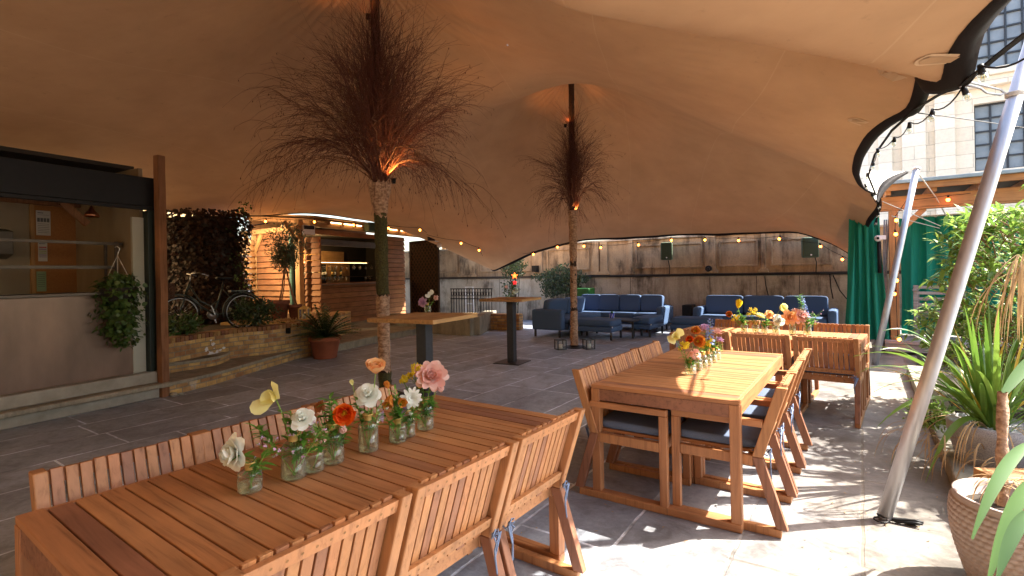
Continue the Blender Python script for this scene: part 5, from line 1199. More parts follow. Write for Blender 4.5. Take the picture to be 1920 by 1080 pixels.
# stone end wall of the terrace with brick coping
ea, eb = G(888,605), G(745,622); ea.z = eb.z = 0
q0 = G(735,585,.5); q1 = G(888,592,.48); q0.z = q1.z = 0
m = MB(); m.bar(q0+Z*.23, q1+Z*.23, .3, .46); m.bar(q1+Z*.23+Vector((0,0,0)), q1+Vector((.35,2.0,.23)), .3, .459); wq = m.build('low_wall', M['kerb'], bev=.01); tag(wq, 'low stone and brick wall behind the nearer poseur table', 'wall')
class Frame:
    """vertical plane through A and B; local x along it, y behind it, z up"""
    def __init__(s, A_, B_):
        s.A = Vector((A_.x, A_.y, 0)); d = Vector((B_.x-A_.x, B_.y-A_.y, 0)); s.L = d.length; s.d = d.normalized(); s.n = Vector((-s.d.y, s.d.x, 0)); s.rz = math.atan2(s.d.y, s.d.x)
    def __call__(s, u, v, y=0):
        r = ray(u, v); o = s.A+s.n*y; t = o.dot(s.n)/r.dot(s.n); p = Vector((0,0,HC))+r*t; return (p-s.A).dot(s.d), p.z
    def w(s, x, y, z): return s.A+s.d*x+s.n*y+Z*z
# ---------------- timber bar ----------------
F = Frame(G(562,617,.155), G(760,589.5,.155)); L_ = F.L
bar = thing('timber_bar', 'cedar clad garden bar hut with serving hatch under a lean-to roof', 'bar hut', F.A, F.rz)
hx0, hz1 = F(566,462); hx1, hz0 = F(706,532); hz1 = F(640,462)[1]; hz0 = F(640,533)[1]; zb_ = 2.75
m = MB(); bh = .145; z_ = .16; k = 0
def board(m, x0, x1, z0, z1, y0=0):   # feather edge board: bottom edge stands proud
    z1 -= .010; m.add([(x0,y0-.036,z0),(x1,y0-.036,z0),(x1,y0,z1),(x0,y0,z1),(x0,y0+.02,z0),(x1,y0+.02,z0),(x1,y0+.02,z1),(x0,y0+.02,z1)], [(0,1,2,3),(4,7,6,5),(0,4,5,1),(2,6,7,3),(0,3,7,4),(1,5,6,2)])
while z_ < zb_:
    z2 = z_+bh
    if z_+bh*.5 < hz0 or z_ > hz1+.16: board(m, .0, L_, z_, z2)
    else: board(m, hx1, L_, z_, z2)
    z_ = z2+.002
m.build('cladding', M['cedar_x'], bar)
m = MB(); m.box(hx0-.02, hx1+.02, -.05, .02, hz1, hz1+.17); m.box(hx0, hx1, -.055, -.045, hz1+.10, hz1+.115); m.build('shutter_box', mat('grey shutter box', (.10,.10,.11), (.13,.13,.14), 5, .5, .4), bar, .01)
m = MB(); m.box(hx0-.05, hx1+.1, -.10, .5, hz0-.02, hz0+.02); m.build('counter', mat('dark counter', (.22,.13,.08), (.16,.09,.05), 5, .4), bar, .005)
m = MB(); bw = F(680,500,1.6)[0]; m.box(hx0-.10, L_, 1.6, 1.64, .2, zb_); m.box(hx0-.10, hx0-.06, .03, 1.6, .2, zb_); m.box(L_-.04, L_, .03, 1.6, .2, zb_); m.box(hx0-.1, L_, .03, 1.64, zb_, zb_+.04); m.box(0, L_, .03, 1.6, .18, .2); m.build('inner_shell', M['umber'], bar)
m = MB(); sz = F(600,519,1.35)[1]; m.box(hx0-.05, F(640,519,1.35)[0]+1.5, 1.3, 1.58, sz-.03, sz); m.build('bottle_shelf', M['inox'], bar)
m = MB(); gz = F(640,492,.5)[1]; m.box(hx0, hx1, .3, .75, gz-.01, gz+.012); m.build('glass_rack', M['oak'], bar)
m = MB(); m.box(hx0+.1, hx1-.1, .28, .29, gz-.024, gz-.016); m.build('strip_lamp', M['strip'], bar)
m = MB(); m.box(hx0-.02, hx1+.3, 1.55, 1.585, gz-.02, hz1-.05); m.box(hx1-.55, hx1+.5, 1.5, 1.54, hz0, gz-.03); m.build('back_boards', M['pine_x'], bar)
ll = bpy.data.lights.new('rack_lamp_glow', 'POINT'); ll.energy = 14; ll.color = (1,.62,.25); ll.shadow_soft_size = .03; lo_ = bpy.data.objects.new('rack_lamp_glow', ll); C.objects.link(lo_); lo_.parent = bar; lo_.location = ((hx0+hx1)/2, 1.1, hz1-.08)
# roof: beam, rafters, boards, warm strip along the front
m = MB(); rz1 = F(650,424,-.6)[1]; m.box(-.2, L_+1.9, -.62, -.54, rz1-.11, rz1+.02); m.build('eaves_beam', M['pine_x'], bar, .006)
m = MB()
for i in range(int((L_+2)/.5)): m.bar((-.1+i*.5, -.7, rz1+.02), (-.1+i*.5, 1.7, rz1+.24), .05, .11)
m.build('rafter', M['oakz'], bar)
m = MB(); m.add([(-.3,-.85,rz1+.11),(L_+2,-.85,rz1+.11),(L_+2,1.8,rz1+.35),(-.3,1.8,rz1+.35),(-.3,-.85,rz1+.14),(L_+2,-.85,rz1+.14),(L_+2,1.8,rz1+.38),(-.3,1.8,rz1+.38)], [(0,3,2,1),(4,5,6,7),(0,1,5,4),(1,2,6,5),(2,3,7,6),(3,0,4,7)]); m.build('roof', M['pine_x'], bar)
m = MB(); m.box(-.1, L_, 1.60, 1.64, zb_+.045, rz1+.33); m.build('gable_board', M['cedar_x'], bar)
for xa in (.5, 2.2, 3.6):
    m = MB(); m.box(xa, xa+1.2, -.66, -.635, rz1+.03, rz1+.055); m.build('strip_lamp', M['strip'], bar)
def fpost(u, v0, v1, y=-.58, w_=.07, mt='pine_z', nm='post'):
    x, za = F(u, v0, y); zb2 = F(u, v1, y)[1]; m = MB(); m.box(x-w_, x+w_, y-w_, y+w_, max(.15, zb2), za); m.build(nm, M[mt], bar, .006); return x
px = fpost(560, 412, 603)
m = MB(); m.bar((px, -.58, rz1-.6), (px-.45, -.58, rz1-.05), .05, .09); m.bar((px, -.58, rz1-.65), (px, .0, rz1-.1), .05, .09); m.build('brace', M['pine_x'], bar, .004)
fpost(833, 440, 585, mt='pine_z')
# left wing: gable wall in feather edge board, corner post with Y brace, brightly lit side wall
W0 = G(492,604,.3); F2 = Frame(W(484, 560, 13.4), W(546, 560, 12.6))
wing = thing('shed_wing', 'pale cedar boarded shed wing left of the bar with Y braced corner post', 'shed', F2.A, F2.rz)
m = MB(); z_ = .3
while z_ < 2.65: board(m, .0, F2.L, z_, z_+.145); z_ += .147
m.build('front_wall', M['cedar_x'], wing)
sw = F2.w(-.04,-.02,0); sw2 = W(438,560,11.9); SF = Frame(sw2, sw); m = MB(); z_ = .3
for k_ in range(15):
    for (xx, yy, ww_) in (): pass
side = bpy.data.objects.new('side_wall', None)
while z_ < 2.45: board(m, 0, SF.L-.06, z_, z_+.145); z_ += .147
bpy.data.objects.remove(side)
sd_ = m.build('side_wall', M['pine_x'], wing)
sd_.matrix_local = Matrix.Translation(Vector((0,0,0))) @ (Matrix.Translation(F2.A) @ Matrix.Rotation(F2.rz,4,'Z')).inverted() @ (Matrix.Translation(SF.A) @ Matrix.Rotation(SF.rz,4,'Z'))
lp = W(468,426,11.6); t = thing('work_lamp', 'black lamp on a bracket throwing warm light on the shed side wall', 'lamp', lp); mm = MB(); mm.box(-.06,.06,-.04,.04,-.04,.06); mm.bar((0,0,.03),(.25,.35,.12),.03,.03); mm.build('lamp_body', M['charcoal'], t, .006)
ll = bpy.data.lights.new('work_lamp_beam', 'SPOT'); ll.energy = 110; ll.color = (1,.80,.52); ll.spot_size = math.radians(140); ll.spot_blend = .9; ll.shadow_soft_size = .04
lo_ = bpy.data.objects.new('work_lamp_beam', ll); C.objects.link(lo_); lo_.parent = t; lo_.location = (-.02,-.06,-.07); lo_.rotation_euler = (-(W(500,520,13.4)-lp)).to_track_quat('Z','Y').to_euler()
m = MB(); m.box(-.07,.02,-.12,-.03,.3,2.62); m.build('corner_post', M['pine_z'], wing, .005)
m = MB(); m.bar((-.03,-.08,2.12),(.34,-.08,2.62),.06,.09); m.bar((-.03,-.08,2.12),(-.42,-.05,2.6),.06,.09); m.build('brace', M['pine_x'], wing, .004)
m = MB(); m.box(-.6,F2.L+.45,-.13,-.03,2.63,2.75); m.build('top_beam', M['pine_x'], wing, .005)
m = MB(); m.box(F2.L-.02,F2.L+.07,-.03,.03,.3,2.6); m.build('door_jamb', mat('sage green paint', (.08,.17,.12), (.06,.13,.1), 6, .6), wing, .004)
m = MB(); z_ = .3
while z_ < 2.5: board(m, F2.L+.09, F2.L+.7, z_, z_+.145, .35); z_ += .147
m.build('recess_wall', M['cedar_x'], wing)
m = MB()
for k, (dx) in enumerate((-.16,-.19,-.5)): m.tube([(dx,.0,.6),(dx+.03*k,-.02,1.3),(dx+.06,0,2.1),(dx+.1*k,-.02,2.55)], .008 if k < 2 else .012, 5)
m.build('cables', mat('violet grey cable', (.12,.12,.25), (.3,.3,.4), 4, .5), wing)
ORD = ['first','second','third','fourth','fifth','sixth','seventh','eighth','ninth','tenth','eleventh','twelfth','thirteenth','fourteenth','fifteenth','sixteenth','seventeenth','eighteenth','nineteenth','twentieth','twenty first','twenty second','twenty third','last']
BOT = ['dark wine bottle, %s from the left on the back shelf of the bar' % w_ for w_ in ('second','third','fourth','fifth','sixth','seventh','eighth','ninth')]+['dark wine bottle at the left end of the back shelf of the bar','dark wine bottle at the right end of the back shelf of the bar']
for i, (u, h_, mt_) in enumerate(((581,.26,'a'),(588,.3,'b'),(594,.26,'c'),(600,.31,'a'),(606,.27,'b'),(611,.3,'c'),(624,.3,'a'),(629,.29,'b'),(572,.28,'b'),(640,.3,'a'))):
    x = F(u, 515, 1.4)[0]; t = thing('wine_bottle', BOT[i], 'bottle', F.w(x, 1.42, sz+.001), 0, 'bottles on the bar shelf')
    m = MB(); m.lathe([(0,0),(.037,0),(.037,h_*.6),(.014,h_*.75),(.013,h_),(0,h_)], 12); m.build('glass_body', M['bottle'], t)
    m = MB(); m.lathe([(.0375,h_*.2),(.0378,h_*.2),(.0378,h_*.5),(.0375,h_*.5)], 12); m.build('bottle_label', M['lime'] if i % 3 else M['gold'], t)
def wineglass(p, up, label, group):
    t = thing('wine_glass', label, 'glass', p, 0, group); m = MB(); pr = [(0,0),(.032,.001),(.03,.003),(.004,.006),(.004,.085),(.02,.1),(.036,.13),(.034,.17),(.028,.2)]
    m.lathe([(r_, (z_ if up else -z_)) for r_, z_ in pr], 12); m.build('bowl', M['glass'], t); return t
g0 = None
for i in range(18):
    u = 602+i*3.7 if i < 14 else 683+(i-14)*4; x = F(u, 530, .2)[0]; p = F.w(x, .15+.07*(i%2), hz0+.022)
    if g0 is None: g0 = wineglass(p, True, 'leftmost clear wine glass standing upright on the bar counter', 'glasses on the bar counter')
    else: dup(g0, p, 0, '%s upright wine glass from the left on the bar counter' % ORD[i])
g1 = None
for i in range(24):
    u = 570+i*5.6; x = F(u, 490, .5)[0]; p = F.w(x, .42+.14*(i%2), gz-.012)
    if g1 is None: g1 = wineglass(p, False, 'leftmost wine glass hanging upside down from the bar rack', 'glasses hanging in the bar')
    else: dup(g1, p, 0, '%s wine glass from the left hanging in the bar rack' % ORD[i])
# boards and lights on the bar roof
x, z_ = F(578, 431, -.75); t = thing('heater_box', 'white rectangular panel heater hung under the bar eaves', 'heater', F.w(x, -.75, z_), F.rz-.35); m = MB(); m.box(-.15,.15,-.05,.05,-.13,.11); m.build('casing', M['whitep'], t, .01); m = MB(); m.box(-.13,.13,-.054,-.0505,.01,.10); m.build('grille', M['black'], t)
x, z_ = F(697, 426, -.8); t = thing('loudspeaker', 'green loudspeaker tucked under the tent behind the nearer birch trunk', 'speaker', F.w(x, -.8, z_), F.rz-.2, 'green loudspeakers'); m = MB(); m.box(-.2,.2,-.12,.12,-.13,.13); m.build('cabinet', M['spk'], t, .03); m = MB(); m.box(-.18,.18,-.124,-.1205,-.11,.11); m.build('grille', M['spkgrille'], t)
q = W(822,448,14.2); t = thing('floodlight', 'white and black security light at the right end of the bar roof', 'floodlight', q, .4); m = MB(); m.box(-.1,.1,-.04,.04,-.08,.08); m.build('lamp_head', M['whitep'], t, .01); m = MB(); m.box(-.30,-.1,-.06,.06,-.05,.22); m.build('housing', M['black'], t, .01); m = MB(); m.ball((.02,0,-.18), .07); m.build('sensor', M['whitep'], t)
# trellis gate right of the bar
F4 = Frame(W(772,560,16.2), W(822,560,15.2)); tr = thing('trellis_gate', 'brown timber gate with diagonal trellis between the bar and the iron railings', 'gate', F4.A, F4.rz)
m = MB(); zt_ = F4(800,450)[1]; w_ = F4.L
for x in (0, w_): m.box(x-.05, x+.05, -.03, .03, .05, zt_)
m.box(0, w_, -.03, .03, zt_-.06, zt_); m.build('gate_frame', M['trunkd'], tr); m = MB()
k = -zt_
while k < w_:
    a = max(0, k); b = min(w_, k+zt_-.1)
    if b > a: m.bar((a, .005, .1+a-k), (b, .005, .1+b-k), .025, .012, (0,1,0)); m.bar((w_-a, -.012, .1+a-k), (w_-b, -.012, .1+b-k), .025, .012, (0,1,0))
    k += .17
m.build('trellis', mat('dark stained trellis', (.11,.055,.03), (.07,.035,.02), 20, .8), tr); m = MB(); m.box(0, w_, .03, .05, .08, zt_-.02); m.build('backing', M['umber'], tr)
# iron railings
F5 = Frame(W(846,560,14.6), W(922,560,14.0)); fe = thing('iron_railing', 'black wrought iron railing with scroll band left of the farther poseur table', 'railing', F5.A, F5.rz)
m = MB(); zt_ = F5(880,541)[1]; n = 15
for i in range(n+1): x = F5.L*i/n; m.tube([(x,0,.1),(x,0,zt_)], .011, 6)
m.build('bars', M['black'], fe); m = MB()
for zz_ in (zt_-.02, zt_-.30, .2): m.box(-.02, F5.L+.02, -.012, .012, zz_, zz_+.025)
m.build('rail', M['black'], fe); m = MB()
for i in range(n): x = F5.L*(i+.5)/n; m.tube([(x+.03*math.cos(a), 0, zt_-.15+.06*math.sin(a)) for a in [k*.628 for k in range(11)]], .007, 5)
m.build('scrolls', M['black'], fe)
# ---------------- stone back wall ----------------
BW = 13.8; wl = thing('stone_wall', 'long weathered limestone garden wall with panels and pilasters behind the sofas', 'wall', site(0, BW), -TH)
hb = lambda u, v: (lambda p: (p.dot(S), p.z))(hitb(u, v, BW))
a0, a1 = hb(640,500)[0]-3, hb(1680,500)[0]+3; ztop = 2.36
m = MB(); m.box(a0, a1, -.10, .5, 0, 1.33); m.build('plinth', M['stonelow'], wl, .01)
m = MB(); m.box(a0, a1, 0, .45, 1.40, ztop); m.build('upper_wall', M['stone'], wl)
m = MB(); m.box(a0, a1, -.13, .5, 1.333, 1.37); m.box(a0, a1, -.06, .48, 1.371, 1.399); m.build('ledge', M['ledge'], wl, .012)
m = MB(); m.box(a0, a1, -.05, .5, ztop, ztop+.05); m.build('coping', M['stonelow'], wl, .01)
m = MB()
for u0, u1 in ((864,892),(1002,1018),(1112,1124),(1127,1140),(1180,1187),(1323,1342),(1428,1436)):
    x0_, x1_ = hb(u0, 490)[0], hb(u1, 490)[0]; m.box(x0_, x1_, -.07, -.002, 1.50, ztop-.002); m.box(x0_-.06, x1_+.06, -.11, -.002, 1.401, 1.47); m.box(x0_-.03, x1_+.03, -.09, -.0021, 1.471, 1.499)
m.build('pilaster', M['stone'], wl, .008)
m = MB()
for u0, u1 in ((796,858),(900,996),(1026,1106),(1192,1318),(1348,1422),(1445,1560)):
    x0_, x1_ = hb(u0, 490)[0], hb(u1, 490)[0]; za, zb3 = 1.56, 2.22; f = .045
    m.box(x0_, x1_, -.035, -.003, za, za+f); m.box(x0_, x1_, -.035, -.003, zb3-f, zb3); m.box(x0_, x0_+f, -.034, -.0035, za+f, zb3-f); m.box(x1_-f, x1_, -.034, -.0035, za+f, zb3-f)
m.build('panel_moulding', M['stone'], wl, .006)
m = MB()
for u in (1117,1185,1333,1420,1500,1040,940): x = hb(u, 540)[0]; m.box(x-.006, x+.006, -.103, -.1005, 0, 1.32)
m.build('joint', M['black'], wl)
def wallobj(u, v, off=.16): p = hitb(u, v, BW-off); return p
def cable(pix, off, label):
    m = MB(); m.tube([wallobj(u, v, off) for u, v in pix], .012, 5); tag(m.build('cable', M['black']), label, 'cable')
cable([(1098,517),(1180,518),(1300,515),(1430,514),(1520,512),(1625,512)], .17, 'black cable run lying along the ledge of the stone wall')
cable([(1434,518),(1436,535),(1441,556)], .15, 'thick dark cable dropping straight down behind the right sofa')
cable([(1556,514),(1558,540),(1562,560)], .15, 'thin cable hanging near the right end of the stone wall'); cable([(1562,516),(1575,545),(1594,568),(1610,562),(1620,540),(1622,525)], .15, 'looped cable sagging at the right end of the stone wall')
cable([(1527,478),(1531,492),(1530,512)], .2, 'short cable under the right green loudspeaker'); cable([(1253,488),(1256,502),(1255,514)], .2, 'short cable under the left green loudspeaker')
def spk(u, v, wpx, hpx, label, tilt=0):
    p = wallobj(u, v, .30); k = p.y/FPX; w_, h_ = wpx*k, hpx*k; t = thing('loudspeaker', label, 'speaker', p, -TH+.25, 'green loudspeakers'); m = MB(); m.box(-w_/2, w_/2, -.09, .12, -h_/2, h_/2); m.build('cabinet', M['spk'], t, .03)
    m = MB(); m.box(-w_*.43, w_*.43, -.094, -.0905, -h_*.45, h_*.45); m.build('grille', M['spkgrille'], t); m = MB(); m.lathe([(0,0),(.02,0),(.02,.003),(0,.003)], 10); m.v = [(x_, -.095-z_, -h_*.37+y_) for x_, y_, z_ in m.v]; m.build('badge', M['whitep'], t)
    m = MB(); m.box(-.04,.04,.1205,.28,-.04,.04); m.build('bracket', M['black'], t)
spk(1250, 471, 21, 33, 'left green loudspeaker on the stone wall above the long sofa'); spk(1519, 464, 27, 38, 'right green loudspeaker on the stone wall, the larger looking one')
p = wallobj(1003, 504, .2); t = thing('wall_box', 'small black box fixed on the stone wall left of the climbing shrub', 'box', p, -TH); m = MB(); m.box(-.09,.09,-.05,.1,-.1,.1); m.build('casing', M['black'], t, .008)
m = MB(); m.tube([(0,.1,0),(0,.18,0)], .02, 6); m.build('bracket', M['black'], t)
p = wallobj(1328, 504, .12); t = thing('wall_lamp', 'round black bulkhead lamp on the stone wall between the sofas', 'lamp', p, -TH); m = MB(); m.lathe([(0,0),(.085,0),(.085,.03),(.06,.05),(.0,.05)], 24); m.v = [(a, -c_+.05, b) for a, b, c_ in m.v]; m.build('casing', M['black'], t); m = MB(); m.lathe([(.02,.052),(.045,.058),(.045,.052)], 20); m.v = [(a, -c_+.05, b) for a, b, c_ in m.v]; m.build('lens', M['charcoal'], t)
# climbing shrub and others along the wall
def climb(u, v, rxp, ryp, n, label, seed, mt='leafd', off=.35, dep=.22, L=.07):
    p = wallobj(u, v, off); k = p.y/FPX; rx, rz_ = rxp*k, ryp*k; t = thing('climbing_shrub', label, 'shrub', Vector((p.x, p.y, 0)), -TH); m = MB(); r_ = random.Random(seed)
    for i in range(n):
        a = r_.uniform(0, 6.28); rr_ = math.sqrt(r_.random())*(1+.18*math.sin(5*a)+.1*math.sin(9*a+1)); q = Vector((rx*rr_*math.cos(a), r_.uniform(-dep,dep), p.z+rz_*rr_*math.sin(a))); l = L*r_.uniform(.5,1.3)
        m.leaf(q, (r_.gauss(0,1), r_.gauss(-.5,.6), r_.gauss(0,1)), l, l*.6, (0,-1,.3), 0, .3, 2)
    m.build('foliage', M[mt], t); m = MB()
    for i in range(6): x = r_.uniform(-rx*.5, rx*.5); m.tube([(x*.4, .05, 0), (x, .03, p.z*.6), (x*1.5, 0, p.z+rz_*.5)], [.02,.014,.006], 5)
    m.build('stems', M['umber'], t)
climb(1052,527,50,27,2300,'wide dark climbing shrub on the stone wall behind the left end of the sofa', 3); climb(962,500,22,20,800,'dark bushy plant at the low tent corner with a red star decoration', 8, off=1.6); climb(958,545,12,30,260,'', 9, off=1.6)
for o in list(bpy.data.objects):
    if o.get('label') == '': 
        o['label'] = 'sparse dark stems below the low tent corner behind the farther poseur table'
p = W(965,517,12.6); t = thing('star_decoration', 'red star shaped decoration glowing in the dark plant', 'decoration', p); m = MB()
for c_, zz_, mi in (((0,0,0),.09,0),((.0,0,-.17),.06,1)):
    pts = [(zz_*(1 if k%2==0 else .4)*math.sin(k*math.pi/5), zz_*(1 if k%2==0 else .4)*math.cos(k*math.pi/5)) for k in range(10)]; m.prism(pts, Vector(c_), (1,0,0), (0,0,1), (0,1,0), .02, mi)
m.build('star', [emit('red star orange', (1,.12,.02), 1.6), emit('red star', (.9,.01,.01), 1.0)], t); m = MB(); m.tube([(0,.01,-.3),(0,.01,.1)], .003, 4); m.build('wire', M['black'], t)
q = hitb(1097,548,BW-.7); m = MB(); k = q.y/FPX; m.box(-.22,.22,-.2,.2,0,q.z+.12); gb = m.build('storage_crate', M['bright_g'], bev=.03); gb.location = (q.x,q.y,0); gb.rotation_euler = (0,0,-TH); tag(gb, 'green plastic crate behind the sofa beside the farther birch trunk', 'crate')
q = hitb(880,545,BW-.6); m = MB(); 
for x in (-.16,.16): m.box(x-.015,x+.015,-.015,.015,0,1.08)
for zz_ in (1.05,.8,.5): m.box(-.145,.145,-.014,.014,zz_,zz_+.03)
ob = m.build('folding_frame', M['whitep']); ob.location = (q.x,q.y,0); ob.rotation_euler = (0,0,-TH); tag(ob, 'white tubular frame standing behind the iron railing', 'frame')
# brick bed at the foot of the wall
F6 = Frame(W(770,590,14.6), W(1000,592,13.2)); m = MB(); m.box(1.2, F6.L-.4, 0, .3, 0, .42); ob = m.build('brick_bed', M['brick'], bev=.01); ob.location = F6.A; ob.rotation_euler = (0,0,F6.rz); tag(ob, 'low brick flower bed edging in the dark behind the poseur tables', 'bed edging')
# ---------------- sofas ----------------
def legs(t, pts, h=.16):
    for x, y in pts:
        m = MB(); m.box(x-.02, x+.02, y-.02, y+.02, 0, h); m.build('leg', M['charcoal'], t)
def cush(t, nm, c, l, e=.16, ax=None, bevn=28): m = MB(); m.pillow(c, l, e, 32, 12, ax=ax, sag=.06); return m.build(nm, M['navy'], t)
def tilt(a, flip=1): return (Vector((1,0,0)), Vector((0, math.cos(a), math.sin(a)*flip)), Vector((0, -math.sin(a)*flip, math.cos(a))))
def sofa(o, rz, nx, cw, label, left_wing=0, armL=True, armR=True):
    """origin front-left corner of the back run, x along, y to the wall"""
    t = thing('outdoor_sofa', label, 'sofa', o, rz); D_ = .86; Lx = nx*cw; aw = .17
    m = MB(); m.box(0, Lx, .02, D_, .17, .30); m.box(0, Lx, D_-.16, D_, .301, .64)
    if left_wing: m.box(0, D_, -left_wing, .018, .17, .30); m.box(0, .16, -left_wing, D_-.162, .301, .64)
    m.build('base', M['navy'], t, .03)
    for i in range(nx):
        if left_wing and i == 0: continue
        cush(t, 'seat_cushion', (cw*(i+.5), .36, .37), (cw-.01, .72, .16))
    for i in range(nx): cush(t, 'back_cushion', (cw*(i+.5)+(.03 if left_wing and i == 0 else 0), .60, .66), (cw-.012, .20, .45), .2, tilt(-.16))
    if left_wing:
        cush(t, 'seat_cushion', (.16+.36, -left_wing/2+.35, .37), (.70, left_wing+.6, .16)); n = 2; l = (left_wing+.15)/n
        for i in range(n):
            a = .16; ax = (Vector((0,-1,0)), Vector((math.cos(a),0,math.sin(a)*-1)), Vector((math.sin(a),0,math.cos(a)))); cush(t, 'back_cushion', (.24, .2-l*(i+.5), .65), (l-.02, .20, .42), .3, ax)
        m = MB(); m.box(-.01, .80, -left_wing-aw, -left_wing-.002, .17, .64); m.build('armrest', M['navy'], t, .04)
    elif armL: m = MB(); m.box(-aw, -.002, 0, D_, .17, .62); m.build('armrest', M['navy'], t, .05)
    if armR: m = MB(); m.box(Lx+.002, Lx+aw, 0, D_, .17, .62); m.build('armrest', M['navy'], t, .05)
    pts = [(Lx, .06), (Lx, D_-.06), (.04, D_-.06)]
    pts += [(.05, -left_wing-.1), (.70, -left_wing-.1)] if left_wing else [(0,.06)]
    legs(t, pts, .17); return t
pl_ = hitb(1102,570,12.95); al = pl_.dot(S); pr = hitb(1262,570,12.95); ar_ = pr.dot(S)
la = G(998,631); aW, bW = tosite(la); bR = 13.0-.86
Lx = ar_-aW-.17; lw = max(.6, bR-bW-.17)
print('sofa1', aW, ar_, Lx, 'wing', lw)
sofa(site(aW, bR), -TH, 4, Lx/4, 'long dark blue L shaped garden sofa wrapped round the farther birch trunk', lw)
xl = hitb(1312,580,12.9).dot(S); xr = hitb(1572,580,12.9).dot(S)
print('sofa2', xl, xr)
s2 = sofa(site(xl+.17, 13.1-.86), -TH, 3, (xr-xl-.34)/3, 'three seat dark blue garden sofa behind the crosswise table'); 
def pouf(u0, v, u1, dpt, label):
    a = G(u0, v); A0, B0 = tosite(a); r = ray(u1, 600); t = B0/r.dot(D); w_ = (r*t).dot(S)-A0; t = thing('ottoman', label, 'ottoman', site(A0, B0), -TH, 'blue ottomans'); m = MB(); m.box(0, w_, 0, dpt, .17, .29); m.build('base', M['navy'], t, .03)
    m = MB(); m.pillow((w_/2, dpt/2, .365), (w_, dpt, .15), .2, 32, 12, sag=.05); m.build('seat_cushion', M['navy'], t); m = MB(); m.box(w_-.012, w_+.001, .02, .05, .27, .30); m.build('maker_tag', M['whitep'], t); legs(t, ((.04,.04),(w_-.04,.04),(w_-.04,dpt-.04),(.04,dpt-.04)), .17); return w_
print(pouf(1066,634,1147,.62,'blue ottoman behind the farther birch trunk')); print(pouf(1184,631,1220,.95,'blue ottoman in front of the right arm of the long sofa'))
print(pouf(1256,632,1345,.6,'blue ottoman half hidden behind the middle table flowers'))
ct = tosite(W(1144,592,11.7)); t = thing('coffee_table', 'low dark coffee table between the blue ottomans and the long sofa', 'table', site(ct[0]-.6, ct[1]-.1), -TH); m = MB(); m.box(0,1.2,0,.62,.36,.40); m.build('tabletop', M['charcoal'], t, .005); legs(t, ((.04,.04),(1.16,.04),(1.16,.58),(.04,.58)), .36)
q = site(ct[0], ct[1]+.1, .401); t = thing('candle_pot', 'blue and white striped candle pot on the coffee table', 'candle pot', q); m = MB(); m.lathe([(0,0),(.055,0),(.065,.13),(.06,.13),(.05,.02),(0,.02)], 24)
m.build('pot', M['bluepot'], t); m = MB()
for k in range(6):
    a = k*math.pi/3; m.tube([(.0575*math.cos(a+j*.12), .0575*math.sin(a+j*.12), .01) if 0 else ((.056+.009*j/6)*math.cos(a+j*.1), (.056+.009*j/6)*math.sin(a+j*.1), .008+.018*j) for j in range(7)], .005, 5)
m.build('stripes', M['whitep'], t); m = MB(); m.lathe([(0,.11),(.055,.11)], 16); m.ball((0,0,.15), .03, 7, 5, 0); m.build('candle', M['bright_g'], t)
m = MB(); q = site(ar_+.32, 13.2, 0); m.box(-.12,.12,-.2,.2,0,.62); ob = m.build('gap_bin', M['black'], bev=.02); ob.location = q; ob.rotation_euler = (0,0,-TH); ob.name = 'waste_bin'; tag(ob, 'black bin standing in the gap between the two sofas', 'bin')

# ---------------- right side: pergola, curtains, building ----------------
PG0 = G(1684, 657); P0 = Vector((6.55, 8.75, 0)); F7 = Frame(P0, P0+S*4)
pg = thing('pergola', 'oak framed garden pergola with zinc edged roof behind the shrub', 'pergola', P0, -TH)
m = MB(); ztp = 2.86
m.box(-.35, 5, -.32, -.02, ztp+.005, ztp+.06); m.build('zinc_edge', M['zinc'], pg, .006)
m = MB(); m.box(-.33, 5, -.26, -.20, ztp-.10, ztp+.004); m.build('fascia', M['oak'], pg, .004)
m = MB(); m.box(-.2, 5, -.05, .05, 2.47, 2.68); m.box(-.2,5,-.06,.06,2.44,2.468); m.build('beam', M['oak'], pg, .006)
m = MB()
for i in range(9): m.box(-.1+i*.6, -.03+i*.6, -.198, 2.0, ztp-.16, ztp-.02)
m.build('rafter', M['oakz'], pg, .004)
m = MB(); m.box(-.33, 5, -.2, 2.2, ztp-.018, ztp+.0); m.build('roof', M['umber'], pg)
m = MB(); m.box(-.065, .065, -.065, .065, .0, 2.44); m.build('post', M['oakz'], pg, .008)
m = MB(); m.bar((.05,0,2.05),(.42,0,2.45),.06,.09); m.build('brace', M['oak'], pg, .005)
m = MB(); m.box(-.15, 5, -.18, 2.6, .18, .24); m.box(-.15, 5, -.15, -.12, .05, .18); m.build('deck', M['greywood'], pg, .006)
m = MB(); m.box(.3, 5, .78, .80, 2.35, 2.39); m.build('curtain_rail', M['whitep'], pg)
def curtain(x0_, x1_, y, z0, z1, label, folds, amp, seed, hang=0):
    t = thing('curtain', label, 'curtain', P0, -TH, 'green pergola curtains'); r_ = random.Random(seed); n = folds*10; vs = []; mz = 14
    for j in range(mz+1):
        zq = z0+(z1-z0)*j/mz
        for i in range(n+1):
            k = i/n; a = amp*(1-.35*j/mz); ph = 2*math.pi*folds*k+.5*math.sin(3*k*6+j*.15); vs.append((x0_+(x1_-x0_)*k+.02*math.sin(ph*1.3+j*.2)+hang*(1-j/mz)*(k-.5), y+a*math.sin(ph)+.4*a*math.sin(2.3*ph+1), zq))
    m = MB(); m.add(vs, [(j*(n+1)+i, j*(n+1)+i+1, (j+1)*(n+1)+i+1, (j+1)*(n+1)+i) for j in range(mz) for i in range(n)], 0, True); m.build('cloth', M['curtain'], t)
curtain(-.62, -.20, .0, .22, 2.5, 'narrow green curtain drawn together left of the pergola post', 5, .05, 2, .25)
curtain(.12, 3.0, .75, .26, 2.36, 'wide green curtain behind the grey bench in the pergola', 13, .07, 3)
